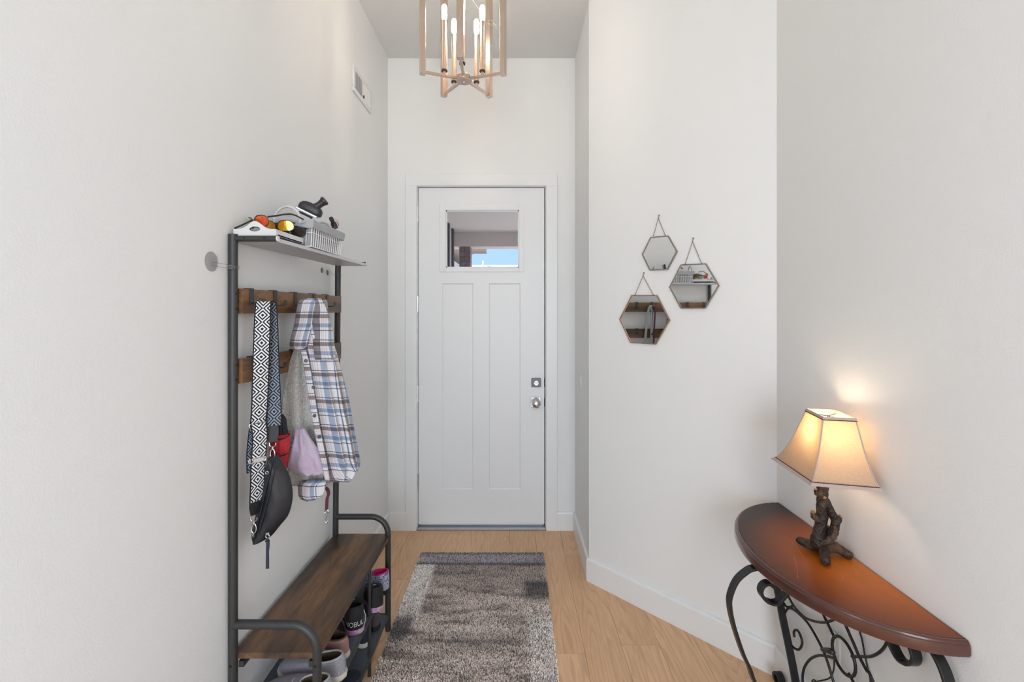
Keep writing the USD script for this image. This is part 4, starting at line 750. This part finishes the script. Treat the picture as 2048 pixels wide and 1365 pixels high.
edge_wood = mat('mahogany_edge', (.062, .018, .014), .28, coat_weight=.5, coat_roughness=.12, vary=(7, (.095, .030, .018), (.35, .65), (1, .3, 1)))
part(ctb, 'top_edge', loft([tring(.016, .7575), tring(.013, .7600), tring(.008, .7605), tring(.0045, .7575), tring(.0035, .7535), tring(.0008, .751), tring(0, .745), tring(0, .728), tring(.003, .7215), tring(.010, .7195)], False, True), edge_wood, 30)
part(ctb, 'table_top', loft([tring(.0150, .730), tring(.0150, .7592), tring(.0162, .7600)], True, True), sunburst(), 25)
sc = mat('pale_scratch', (.62, .30, .10), .5)
part(ctb, 'scratch', cat_(*[tube([(a[0], a[1], .7602) for a in spline(w, 14)], .00035, 4) for w in ([(0.9906, 1.6757, 0.76), (0.987, 1.6128, 0.76), (0.9712, 1.5545, 0.76), (0.9556, 1.5179, 0.76)], [(0.9351, 1.536, 0.76), (0.9123, 1.483, 0.76), (0.8719, 1.41, 0.76)], [(1.1171, 1.536, 0.76), (1.0951, 1.483, 0.76), (1.0688, 1.4256, 0.76)], [(0.9952, 1.4023, 0.76), (1.008, 1.4077, 0.76), (1.0195, 1.4193, 0.76)])]), sc, False)
# legs: one bent bar each, arching under the top into a scroll, sweeping in and out to a scrolled foot
A_ = [(0.325, 0.3294), (0.3403, 0.3722), (0.3617, 0.418), (0.3831, 0.479), (0.3983, 0.531), (0.4075, 0.5798), (0.406, 0.6164), (0.3861, 0.6653), (0.3556, 0.6958), (0.322, 0.7111)]
B_ = [(0.2206, 0.6164), (0.2426, 0.5975), (0.2731, 0.5963), (0.2945, 0.6119), (0.3028, 0.6332), (0.2945, 0.6531), (0.2762, 0.6601), (0.2563, 0.6455)]
foot = [(.352, .030), (.372, .052), (.355, .072), (.332, .060), (.335, .030), (.320, .013), (.275, .010), (.240, .030), (.225, .080), (.240, .140), (.275, .225)]
prof_leg = foot + [tuple(a) for a in A_] + [(.245, .7105), (.210, .690), (.196, .655)] + [tuple(b) for b in B_[1:]]
for d, X0 in (((-1, 0), None), ((0, 1), 1.100), ((0, -1), 1.100)):
    if X0 is None: pts = [(XW - r, TY, z) for r, z in prof_leg]; up = (0, 1, 0)
    else: pts = [(X0, TY + d[1] * r * (1 if r < .42 else 1), z) for r, z in prof_leg]; up = (1, 0, 0)
    lg = part(ctb, 'leg', sweep(spline(pts, 170), rectp(.010, .029, .35), up=up), wrought, 40)
# scrollwork panel along the wall
XP = 1.112
def iron_rod(p, r=.0045, n=40): return tube(p, r, 10, n)
def mirrored(p): q = np.array(p, float); q[:, 1] = 2 * TY - q[:, 1]; return q
ringc = np.array((XP, TY - .008, .4165))
part(ctb, 'ring', tube([ringc + (0, .055 * math.cos(t), .055 * math.sin(t)) for t in np.linspace(0, 2 * math.pi, 49)[:-1]], .0050, 10, closed=True), wrought, 40)
s_arm = [(1.112, 1.5104, 0.4439), (1.112, 1.4705, 0.4737), (1.112, 1.4312, 0.5038), (1.112, 1.3992, 0.539), (1.112, 1.3761, 0.5756), (1.112, 1.3607, 0.6172)]
s_arm = [tuple(a) for a in s_arm] + [(XP, 1.345, .690), (XP, 1.35, .722)]
up_rod = [(1.112, 1.5904, 0.4454), (1.112, 1.6265, 0.4724), (1.112, 1.6625, 0.5007)]
up_rod = [tuple(a) for a in up_rod] + [(XP, 1.735, .575), (XP, 1.757, .65), (XP, 1.762, .722)]
low_arm = [(1.112, 1.5887, 0.3772), (1.112, 1.6301, 0.3542), (1.112, 1.6774, 0.3209), (1.112, 1.7236, 0.272), (1.112, 1.7558, 0.2188), (1.112, 1.7674, 0.181), (1.112, 1.7682, 0.1502)]
low_arm = [tuple(a) for a in low_arm] + [(XP, 1.758, .118)]
big = [(1.112, 1.8208, 0.2872), (1.112, 1.8238, 0.3055), (1.112, 1.8063, 0.3248), (1.112, 1.7864, 0.323), (1.112, 1.7713, 0.2989), (1.112, 1.7949, 0.2554), (1.112, 1.8415, 0.2407), (1.112, 1.8781, 0.2692), (1.112, 1.8938, 0.3139), (1.112, 1.8719, 0.3616), (1.112, 1.8415, 0.3869), (1.112, 1.7892, 0.3982), (1.112, 1.7292, 0.3973), (1.112, 1.6633, 0.3676), (1.112, 1.6298, 0.3378), (1.112, 1.5977, 0.2888)]
big = [tuple(a) for a in big] + [(XP, 1.555, .20), (XP, 1.50, .12)]
fest = [(1.112, 1.875, 0.4442), (1.112, 1.8415, 0.414), (1.112, 1.7949, 0.405), (1.112, 1.7398, 0.4139), (1.112, 1.6633, 0.4524), (1.112, 1.6067, 0.4973), (1.112, 1.5755, 0.5308)]
fest = [(XP, TY + .33, .722), (XP, 1.90, .56)] + [tuple(a) for a in fest] + [(XP, 1.515, .60), (XP, 1.49, .722)]
cup = [(1.112, 1.9001, 0.3767), (1.112, 1.8719, 0.3745), (1.112, 1.8415, 0.3941), (1.112, 1.8285, 0.4116)]
for nm, p, both in (('s_scroll', s_arm, False), ('s_scroll', up_rod, False), ('s_scroll', low_arm, True), ('c_scroll', big, True), ('festoon', fest, False), ('cup_scroll', cup, True)):
    part(ctb, nm, iron_rod(p, n=70), wrought, 40)
    if both: part(ctb, nm, iron_rod(mirrored(p), n=70), wrought, 40)
part(ctb, 'stretcher', sweep([(XP, TY - .262, .118), (XP, TY + .262, .118)], rectp(.009, .016, .3), up=(1, 0, 0)), wrought, False)
strut = [(1.075, 1.4901, 0.5802), (1.075, 1.475, 0.5511), (1.075, 1.4528, 0.5301), (1.075, 1.4299, 0.5065), (1.075, 1.3996, 0.4858), (1.075, 1.3731, 0.4711)]
part(ctb, 'brace_rod', tube([(1.075, 1.50, .722)] + [tuple(a) for a in strut] + [(1.078, 1.24, .30), (1.085, 1.235, .16)], .0046, 10, 70), wrought, 40)

# ---------------------------------------------------------------- table lamp
bark = mat('dark_bark', (.022, .012, .009), .5, bump=(120, .006), vary=(30, (.11, .058, .026), (.48, .62), (1, 1, .35)))
cutw = mat('pale_cut_wood', (.34, .19, .075), .5, vary=(120, (.20, .10, .04), (.4, .6), (1, 1, 1)))
lp = thing('table_lamp', 'lit table lamp with flared beige square shade on a dark twig base', 'lamp', (1.035, 1.545, .760))
def W(pts): return [np.array(p) for p in pts]
tr = W([(1.0395, 1.545, 1.0025), (1.0385, 1.545, 0.9728), (1.0356, 1.545, 0.9283), (1.0385, 1.545, 0.8887), (1.0272, 1.545, 0.8491), (1.0222, 1.545, 0.8195), (1.0197, 1.545, 0.7997)])
ra = [.017, .0165, .0165, .018, .017, .020, .021]
def chain(p, r): return [((p[i], r[i]), (p[i + 1], r[i + 1])) for i in range(len(p) - 1)]
br1 = W([(1.0383, 1.525, 0.9515), (1.0529, 1.525, 0.9173), (1.069, 1.525, 0.888), (1.0642, 1.525, 0.8489), (1.048, 1.525, 0.8196), (1.0285, 1.525, 0.8123)])
base_c = np.array((1.040, 1.535, .790))
f_front = W([tuple(base_c), (1.0341, 1.5312, 0.792), (1.0042, 1.4798, 0.776)])
f_left = W([tuple(base_c), (1.0198, 1.5757, 0.778), (0.997, 1.5998, 0.782)])
f_right = W([tuple(base_c), (1.0842, 1.5523, 0.786), (1.108, 1.522, .774)])
f_back = W([tuple(base_c), (1.055, 1.585, .782), (1.065, 1.630, .776)])
stubs = [(W([(1.0238, 1.54, 0.8811), (1.0076, 1.54, 0.89), (1.0046, 1.54, 0.9009)]), [.012, .009, .009]), (W([(1.0312, 1.54, 0.965), (1.0154, 1.54, 0.9709), (1.0135, 1.54, 0.9798)]), [.009, .007, .006]), (W([(1.0261, 1.525, 0.9368), (1.031, 1.525, 0.949), (1.0319, 1.525, 0.9529)]), [.012, .010, .009]), (W([(1.0626, 1.52, 0.883), (1.0724, 1.52, 0.8893), (1.0763, 1.52, 0.8942)]), [.012, .011, .010]), (W([(1.0748, 1.575, 0.8046), (1.0774, 1.575, 0.8248), (1.0748, 1.575, 0.8374)]), [.013, .011, .010])]
bones = chain(tr, ra) + chain([tr[-1], base_c], [.021, .022]) + chain(br1, [.010, .0115, .0135, .013, .013, .014]) + chain(f_front, [.019, .016, .0145]) + chain(f_left, [.019, .016, .0135]) + chain(f_right, [.019, .0165, .014]) + chain(f_back, [.018, .014, .013])
for p, r in stubs: bones += chain(p, r)
tw_ = blob(bones, .0045, 5, .0065, 4, 95)
tw_.vertices[:, 2] = np.maximum(tw_.vertices[:, 2], .7602)
part(lp, 'twig_base', tw_, bark, True)
def cut_end(p, d, r): return orient(lathe([(0, -.004), (r, -.004), (r * .96, .0015), (r * .5, .0022), (0, .0015)], k=16), d, p)
for (p, r) in stubs[:4]: part(lp, 'cut_end', cut_end(p[-1] + (p[-1] - p[-2]) / np.linalg.norm(p[-1] - p[-2]) * r[-1] * .9, p[-1] - p[-2] + np.array((0, -.004, 0)), r[-1] * .75), cutw, 40)
part(lp, 'stem_socket', cat_(cyl((1.040, 1.540, .985), (1.043, 1.530, 1.085), .011, 20), cyl((1.043, 1.530, 1.085), (1.044, 1.527, 1.138), .016, 20)), cap_m, 40)
Lb, Nb, Rb, Fb, zb = (.948, 1.691), (.925, 1.430), (1.111, 1.381), (1.131, 1.640), 1.039
Lt, Nt, Rt, Ft, zt_ = (1.0146, 1.591), (.9894, 1.4674), (1.0768, 1.4467), (1.100, 1.570), 1.246
def shade_pt(k, t):
    b, a = ((Lb, Nb, Rb, Fb)[k], (Lt, Nt, Rt, Ft)[k]); w = t ** .64
    return np.array((b[0] + (a[0] - b[0]) * w, b[1] + (a[1] - b[1]) * w, zb + (zt_ - zb) * t))
linen = usdkit.material(stage, '/World/Looks/lamp_shade_linen', {'g': ('texture_coordinate', {}), 'mp': ('mapping', {'scale': (1, 1, 3)}), 'n': ('noise_texture', {'scale': 160.0, 'detail': 3.0}), 'r': ('rgb_ramp', {'ramp': [(.3, (.50, .37, .27)), (.7, (.60, .46, .35))]}),
    'd': ('diffuse_bsdf', {}), 't': ('translucent_bsdf', {'color': (.78, .52, .27)}), 'm': ('mix_closure', {'fac': .22})},
    [('g.object', 'mp.vector'), ('mp.vector', 'n.vector'), ('n.fac', 'r.fac'), ('r.color', 'd.color'), ('d.BSDF', 'm.closure1'), ('t.BSDF', 'm.closure2')], surface='m.closure')
trimband = mat('shade_trim_cloth', (.50, .40, .36), .8); piping_m = mat('brown_piping', (.07, .035, .03), .7)
cs = np.array((1.04, 1.53, 1.14))
for k in range(4):
    j = (k + 1) % 4; g = [[shade_pt(k, t) * (1 - s) + shade_pt(j, t) * s for s in np.linspace(0, 1, 9)] for t in np.linspace(0, 1, 25)]
    v = np.array(g).reshape(-1, 3); f = []
    for a in range(24):
        for b in range(8): i = a * 9 + b; f += [[i, i + 1, i + 10], [i, i + 10, i + 9]]
    pn_ = part(lp, 'shade_panel', trimesh.Trimesh(v, f, process=False), linen, True)
    part(pn_, 'corner_seam', sweep([shade_pt(k, t) for t in np.linspace(0, 1, 24)], circ(.0022, 8)), trimband, 40)
    for t0, t1, nm in ((0, .045, 'bottom_band'), (.955, 1, 'top_band')):
        q = []
        for t in (t0, t1):
            for kk in (k, j):
                p = shade_pt(kk, t); o = p - cs; o[2] = 0; o /= np.linalg.norm(o); q += [p + o * .0012, p + o * .0030]
        part(pn_, nm, trimesh.convex.convex_hull(np.array(q)), trimband, False)
        te = t1 if t0 == 0 else t0
        o1 = [(shade_pt(kk, te) - cs) * np.array((1, 1, 0)) for kk in (k, j)]
        part(pn_, 'piping', tube([shade_pt(kk, te) + o / np.linalg.norm(o) * .0025 for kk, o in zip((k, j), o1)], .0016, 8), piping_m, 40)
wb = usdkit.material(stage, '/World/Looks/lamp_bulb_glow', {'e': ('emission', {'color': (1.0, .80, .55), 'strength': LAMP * 20})}, [], surface='e.emission')
part(lp, 'bulb', lathe([(0, 0), (.013, 0), (.014, .012), (.022, .030), (.028, .048), (.026, .062), (.016, .074), (0, .079)], (1.044, 1.526, 1.136), 24), wb, 50)
part(lp, 'shade_harp', cat_(*[tube([(1.044, 1.526, 1.235), np.array(shade_pt(k, .93))], .0014, 6) for k in range(4)], tube([(1.044, 1.500, 1.10), (1.044, 1.480, 1.17), (1.044, 1.526, 1.236), (1.044, 1.572, 1.17), (1.044, 1.552, 1.10)], .0014, 6, 40)), cap_m, 40)
cord = thing('lamp_cord', 'thin black lamp cord hanging behind the table scrollwork to the outlet', 'cord', (1.12, 1.52, .3))
part(cord, 'cord', cat_(tube([(1.128, 1.56, .764), (1.1335, 1.53, .72), (1.131, 1.5042, 0.5503), (1.131, 1.4912, 0.5137), (1.131, 1.4763, 0.4631), (1.131, 1.4617, 0.4262), (1.131, 1.4555, 0.4041), (1.1325, 1.42, .15), (1.118, 1.45, .035), (1.10, 1.56, .006)], .0026, 8, 90), tube([(1.122, 1.6091, 0.362), (1.122, 1.6091, 0.3321), (1.122, 1.6193, 0.2976), (1.122, 1.6426, 0.2629), (1.122, 1.7254, 0.183), (1.122, 1.70, .20), (1.122, 1.60, .10)], .0024, 8, 60)), black_rubber, 40)
part(cord, 'inline_switch', blob([((np.array((1.0754, 1.6, 0.4004)), .007), (np.array((1.0809, 1.56, 0.4232)), .0105))], .004, 3), mat('switch_plastic', (.02, .02, .026), .25), True)

# ---------------------------------------------------------------- rug
RX0, RX1, RY0, RY1 = -.612, .188, .62, 2.972
def rug_material(name, fiber):
    n = {'g': ('geometry', {}), 's': ('separate_xyz', {}), 'nz': ('noise_texture', {'scale': 7.0, 'detail': 4.0}), 'mps': ('mapping', {'scale': (3, 14, 0)}), 'ns': ('noise_texture', {'scale': 1.0, 'detail': 5.0, 'roughness': .65}),
         'mpf': ('mapping', {'scale': (1, 1, .05)}), 'sp': ('noise_texture', {'scale': 210.0, 'detail': 2.0}), 'wn': ('white_noise_texture', {'dimensions': '2D'}), 'wmp': ('vector_math', {'math_type': 'snap', 'vector2': (.006, .004, 1)}),
         'base': ('rgb_ramp', {'ramp': [(.36, (.30, .24, .215)), (.50, (.68, .575, .525)), (.66, (.84, .73, .67))]}),
         'p': ('principled_bsdf', {'roughness': .9, 'sheen_weight': .2})}
    l = [('g.position', 's.vector'), ('g.position', 'nz.vector'), ('g.position', 'mps.vector'), ('mps.vector', 'ns.vector'), ('ns.fac', 'base.fac'), ('g.position', 'mpf.vector'), ('mpf.vector', 'sp.vector')]
    cur = 'base.color'; c = [0]
    # wobble of the patch borders
    n['wob'] = ('math', {'math_type': 'multiply_add', 'value2': .030, 'value3': -.015}); l.append(('sp.fac', 'wob.value1'))
    for ax in 'xy':
        n['c' + ax] = ('math', {'math_type': 'add'}); l += [('s.' + ax, 'c' + ax + '.value1'), ('wob.value', 'c' + ax + '.value2')]
    def patch(x0, x1, y0, y1, col, strength, soft=(.012, .012, .012, .012)):
        nonlocal cur, l
        k = c[0]; c[0] += 1; ms = []
        for i, (ax, lo, hi) in enumerate((('x', x0 - soft[0], x0 + soft[0]), ('x', x1 + soft[1], x1 - soft[1]), ('y', y0 - soft[2], y0 + soft[2]), ('y', y1 + soft[3], y1 - soft[3]))):
            a = f'm{k}_{i}'; n[a] = ('map_range', {'range_type': 'smoothstep', 'from_min': min(lo, hi), 'from_max': max(lo, hi), 'to_min': 0. if lo < hi else 1., 'to_max': 1. if lo < hi else 0., 'clamp': True}); l.append((f'c{ax}.value', a + '.value')); ms.append(a + '.result')
        out = ms[0]
        for i, o in enumerate(ms[1:]):
            a = f'q{k}_{i}'; n[a] = ('math', {'math_type': 'multiply'}); l += [(out, a + '.value1'), (o, a + '.value2')]; out = a + '.value'
        a = f'z{k}'; n[a] = ('math', {'math_type': 'multiply', 'value2': strength}); l.append((out, a + '.value1'))
        b = f'x{k}'; n[b] = ('mix_color', {'b': col}); l += [(a + '.value', b + '.fac'), (cur, b + '.a')]; cur = b + '.result'
    dk, lt, vi = (.115, .108, .115), (.92, .86, .82), (.42, .40, .45)
    patch(-.7, .3, 2.835, 3.1, vi, .75); patch(-.7, .3, 2.820, 2.850, dk, .8); patch(-.7, .3, 2.945, 3.0, dk, .6)
    patch(-.49, .2, 2.62, 2.82, (.20, .165, .15), .45, (.02, .05, .12, .02))
    patch(-.7, -.492, 2.36, 2.828, lt, .9, (.01, .012, .13, .01))
    patch(.055, .3, 2.49, 2.66, dk, .85, (.02, .01, .05, .03))
    patch(-.7, -.515, 2.17, 2.35, dk, .85, (.01, .02, .06, .06))
    patch(.065, .3, .6, 2.38, lt, .72, (.012, .01, .02, .10))
    patch(-.35, -.02, 2.10, 2.24, dk, .22, (.1, .1, .05, .05)); patch(-.7, -.50, 1.3, 1.7, lt, .8); patch(-.5, -.1, 1.0, 1.2, dk, .4)
    n['spr'] = ('rgb_ramp', {'ramp': [(.38, (.17, .155, .15)), (.49, (1.3, 1.3, 1.3)), (.62, (1.7, 1.7, 1.7))]}); n['fin'] = ('mix_color', {'blend_type': 'multiply', 'fac': 1.0, 'use_clamp': False})
    l += [('sp.fac', 'spr.fac'), (cur, 'fin.a'), ('spr.color', 'fin.b'), ('fin.result', 'p.base_color')]
    return usdkit.material(stage, '/World/Looks/' + name, n, l, surface='p.BSDF')
rug_m = rug_material('rug_wool', True)
rg = thing('runner_rug', 'grey and taupe shag runner rug with pale and dark patches on the plank floor', 'rug', ((RX0 + RX1) / 2, (RY0 + RY1) / 2, 0))
part(rg, 'backing', box(RX0, RX1, RY0, RY1, .0005, .0045, .001), rug_m, False)
rng = np.random.default_rng(8)
NS = 95000
yy = RY0 + .004 + (RY1 - RY0 - .008) * rng.random(NS) ** .62; xx = RX0 + .003 + (RX1 - RX0 - .006) * rng.random(NS)
ang = rng.random(NS) * 2 * np.pi; lean = .002 + .006 * rng.random(NS); hh = .011 + .006 * rng.random(NS)
root = np.c_[xx, yy, np.full(NS, .004)] - LOC[rg]
d = np.c_[np.cos(ang), np.sin(ang)] * lean[:, None]
pts = np.stack([root, root + np.c_[d * .35, hh * .6], root + np.c_[d, hh]], 1).reshape(-1, 3)
bc = UsdGeom.BasisCurves.Define(stage, rg + '/pile'); bc.CreateTypeAttr('linear')
bc.CreatePointsAttr(Vt.Vec3fArray.FromNumpy(pts.astype(np.float32))); bc.CreateCurveVertexCountsAttr(Vt.IntArray.FromNumpy(np.full(NS, 3, np.int32)))
bc.CreateWidthsAttr(Vt.FloatArray.FromNumpy(np.tile(np.array([.0036, .0034, .0022], np.float32), NS))); bc.SetWidthsInterpolation('vertex')
UsdShade.MaterialBindingAPI.Apply(bc.GetPrim()).Bind(rug_m); tag(bc.GetPrim(), kind='stuff')

# ---------------------------------------------------------------- shoes
def shoe(name, label, heel, toe_dir, L, Wd, H, upper, sole, lining, zb, cat='shoe', group=None, collar=(.25, .19, .30), sole_h=.022, laces=None, heel_up=.010, bulge=1.9, tab=None):
    heel = np.array((heel[0], heel[1], zb)); dx = np.array((*toe_dir, 0.)); dx /= np.linalg.norm(dx); dy = np.array((-dx[1], dx[0], 0)); UZ = np.array((0, 0, 1.))
    t = thing(name, label, cat, heel + dx * L / 2, group)
    K = 40; a = np.linspace(0, 2 * np.pi, K, endpoint=False)
    u = .5 - .5 * np.cos(a); hw = np.interp(u, [0, .02, .07, .2, .42, .7, .86, .95, .985, 1], [0, .38, .60, .74, .76, 1.0, .90, .62, .36, 0]) * np.sign(np.sin(a) + 1e-12)
    ox, oy = u * L, hw * Wd / 2
    tow = lambda x, y, z: heel + x[:, None] * dx + y[:, None] * dy + np.broadcast_to(z, x.shape)[:, None] * UZ
    mid = L * .5
    sc = lambda s: (mid + (ox - mid) * s, oy * s)
    part(t, 'sole', loft([tow(*sc(.97), 0 * ox), tow(*sc(1.02), .004 + .010 * np.clip(u - .75, 0, 1) ** 2), tow(*sc(1.03), sole_h * .6 + .02 * np.clip(u - .75, 0, 1)), tow(*sc(1.0), sole_h + .02 * np.clip(u - .8, 0, 1))]), sole, 45)
    cx, rx, ry = collar[0] * L, collar[1] * L, collar[2] * Wd
    qx, qy = cx - rx * np.cos(a), ry * np.sin(a); qz = H + heel_up * np.clip(1 - 2 * u, -.3, 1)
    rs = []
    for s in np.linspace(0, 1, 14):
        w = s ** bulge; z = sole_h * .9 + (qz - sole_h * .9) * np.sin(s * np.pi / 2) ** .9
        sx, sy = sc(.985); rs.append(tow(sx * (1 - w) + qx * w, sy * (1 - w) + qy * w, z))
    up = part(t, 'upper', loft(rs, True, False), upper, 60)
    ins = [tow(qx, qy, qz), tow(cx + (qx - cx) * .90, qy * .88, qz - .003), tow(cx + (qx - cx) * .92, qy * .92, qz * .6 + .01), tow(cx + .01 + (qx - cx) * 1.0, qy * .98, np.full(K, sole_h + .008))]
    part(t, 'lining', loft(ins, False, True), lining, 60)
    part(t, 'collar', tube(tow(qx, qy, qz), .0034, 8, closed=True), lining if tab is None else tab, 50)
    if laces is not None:
        for s in (.30, .45, .60, .75):
            x = (cx + rx) + (L * .30) * s; z = sole_h + (H - sole_h) * (1 - s * .62) + .004; w = Wd * (.20 + .06 * s)
            part(t, 'lace', tube([heel + dx * x + dy * w + UZ * (z - .006), heel + dx * (x + .004) + UZ * (z + .003), heel + dx * x - dy * w + UZ * (z - .006)], .0022, 6, 12), laces, 40)
    return t, heel, dx, dy
ZS, ZL = .2591, .0841
knit = mat('lavender_knit', (.30, .29, .35), .9, bump=(700, .0012), vary=(260, (.40, .39, .44), (.4, .6), (1, 1, 1)))
pale = mat('pale_grey_lining', (.50, .50, .51), .85); cream = mat('cream_sole', (.66, .60, .54), .6); insole = mat('brown_insole', (.09, .055, .035), .8)
mesh_k = mat('black_mesh_upper', (.012, .012, .014), .7, bump=(800, .0006)); rosy = mat('rose_suede', (.40, .22, .20), .8, bump=(300, .0006))
float_m = mat('marbled_sole', (.46, .42, .44), .6, vary=(60, (.46, .16, .44), (.48, .56), (1, 1, 1)))
pinkl = mat('hot_pink_lining', (.62, .02, .19), .6); floral = mat('floral_print', (.42, .46, .62), .6, vary=(110, (.06, .05, .10), (.52, .60), (1, 1, 1)))
slide_w = mat('white_slide_strap', (.62, .64, .66), .5); navy_f = mat('navy_canvas', (.018, .022, .035), .7)
shoe('sneaker', 'lavender knit sneaker second from the near end of the upper shoe rack', (-.612, 1.655), (-.98, .12), .255, .098, .070, knit, cream, insole, ZS, group=None, tab=pale, laces=pale)
shoe('sneaker', 'lavender knit sneaker closest to the near end of the upper shoe rack', (-.618, 1.552), (-.99, .05), .255, .098, .070, knit, cream, insole, ZS, tab=pale, laces=pale)
shoe('flat_shoe', 'rose pink suede shoe with cream sole between the lavender and black sneakers', (-.640, 1.742), (-.86, .50), .235, .086, .066, rosy, cream, insole, ZS)
t, hl, sx_, sy_ = shoe('sneaker', 'black sneaker with white lettering across its heel and marbled sole', (-.648, 1.866), (-.44, .90), .195, .104, .092, mesh_k, float_m, black_rubber, ZS, laces=pale, heel_up=.016)
txt = meshkit.text_mesh('NOBULL', .0190, .0010, bold=False); v = np.array(txt.vertices); tc = (v[:, 0].max()) / 2
rad = .036; 
ly = -(v[:, 0] - tc) * .82; tz_ = .036 + v[:, 1]; L_, Wd_, H_, s0 = .195, .104, .092 + .016, .022 * .9      # bend the letters onto the heel's surface
sv = 2 / np.pi * np.arcsin(np.clip((tz_ - s0) / (H_ - s0), 0, 1) ** (1 / .9)); w_ = sv ** 1.9
ah = np.linspace(-np.pi / 2, np.pi / 2, 181); uh = .5 - .5 * np.cos(ah); hwh = np.interp(uh, [0, .02, .07, .2, .42, .7], [0, .38, .60, .74, .76, 1.0]) * np.sign(ah)
px_ = np.empty(len(v))
for i in range(len(v)):
    X_ = (L_ / 2 + (uh * L_ - L_ / 2) * .985) * (1 - w_[i]) + (.25 * L_ - .19 * L_ * np.cos(ah)) * w_[i]; Y_ = hwh * Wd_ / 2 * .985 * (1 - w_[i]) + .30 * Wd_ * np.sin(ah) * w_[i]
    px_[i] = np.interp(ly[i], np.maximum.accumulate(Y_), X_)
nv = hl + sx_[None] * (px_ - .0006 - v[:, 2])[:, None] + sy_[None] * ly[:, None] + np.array((0, 0, 1.))[None] * tz_[:, None]
part(t, 'lettering', trimesh.Trimesh(nv, txt.faces, process=False), mat('white_print', (.72, .72, .72), .5), False)
part(t, 'pull_cord', tube([hl + sx_ * .028 + sy_ * -.034 + (0, 0, .080), hl + sx_ * .020 + sy_ * -.040 + (0, 0, .055), hl + sx_ * .012 + sy_ * -.034 + (0, 0, .030)], .0016, 6, 16), pale, 40)
shoe('sneaker', 'black sneaker with marbled sole beside the middle leg of the shoe rack', (-.606, 2.008), (-.44, .90), .135, .090, .088, mesh_k, float_m, black_rubber, ZS, laces=pale, heel_up=.016)
shoe('child_shoe', 'child shoe with floral print and hot pink lining by the far leg', (-.595, 2.145), (-.93, .36), .120, .074, .092, floral, mesh_k, pinkl, ZS, cat='shoe', collar=(.36, .30, .40), bulge=2.6)
shoe('child_shoe', 'pink lined child shoe at the far back of the upper shoe rack', (-.765, 2.225), (-.98, .15), .120, .070, .092, pinkl, mesh_k, pinkl, ZS, cat='shoe', collar=(.36, .30, .40), bulge=2.6)
def slide(label, heel, toe, L=.25, Wd=.098):
    heel = np.array((*heel, ZL)); dx = np.array((*toe, 0.)); dx /= np.linalg.norm(dx); dy = np.array((-dx[1], dx[0], 0)); UZ = np.array((0, 0, 1.))
    t = thing('slide_sandal', label, 'sandal', heel + dx * L / 2)
    a = np.linspace(0, 2 * np.pi, 40, endpoint=False); u = .5 - .5 * np.cos(a); hw = np.interp(u, [0, .03, .1, .4, .7, .9, .98, 1], [0, .5, .74, .78, 1, .8, .4, 0]) * np.sign(np.sin(a) + 1e-12)
    P3 = lambda s, z: heel + ((u - .5) * s + .5)[:, None] * L * dx + (hw * s * Wd / 2)[:, None] * dy + z * UZ
    part(t, 'sole', loft([P3(.97, 0), P3(1, .006), P3(1, .020), P3(.96, .025)]), navy_f, 45)
    for k in range(9):
        x = L * (.46 + .034 * k); hgt = .050 - .012 * k / 8
        arc = [heel + dx * (x + .005 * math.sin(th)) + dy * math.cos(th) * Wd * .5 + UZ * (.016 + hgt * math.sin(th)) for th in np.linspace(0, math.pi, 17)]
        part(t, 'strap_band', sweep(arc, rectp(.003, .0079, .2), up=dx), slide_w if k % 2 == 0 else navy_f, 40)
slide('white and navy striped slide sandal on the lower shoe rack beside the floor edge', (-.628, 1.875), (-.75, -.66))
slide('white and navy striped slide sandal against the wall on the lower shoe rack', (-.835, 1.99), (-.05, -1.0), .19, .075)
shoe('sneaker', 'navy canvas sneaker on the lower shoe rack beside the middle leg', (-.655, 2.045), (-.9, .42), .18, .082, .070, navy_f, cream, black_rubber, ZL, laces=pale)
shoe('sneaker', 'dark mauve mesh shoe on the lower shoe rack nearest the far leg', (-.640, 2.152), (-.9, .42), .20, .080, .070, mat('mauve_mesh', (.09, .065, .075), .8), black_rubber, black_rubber, ZL)
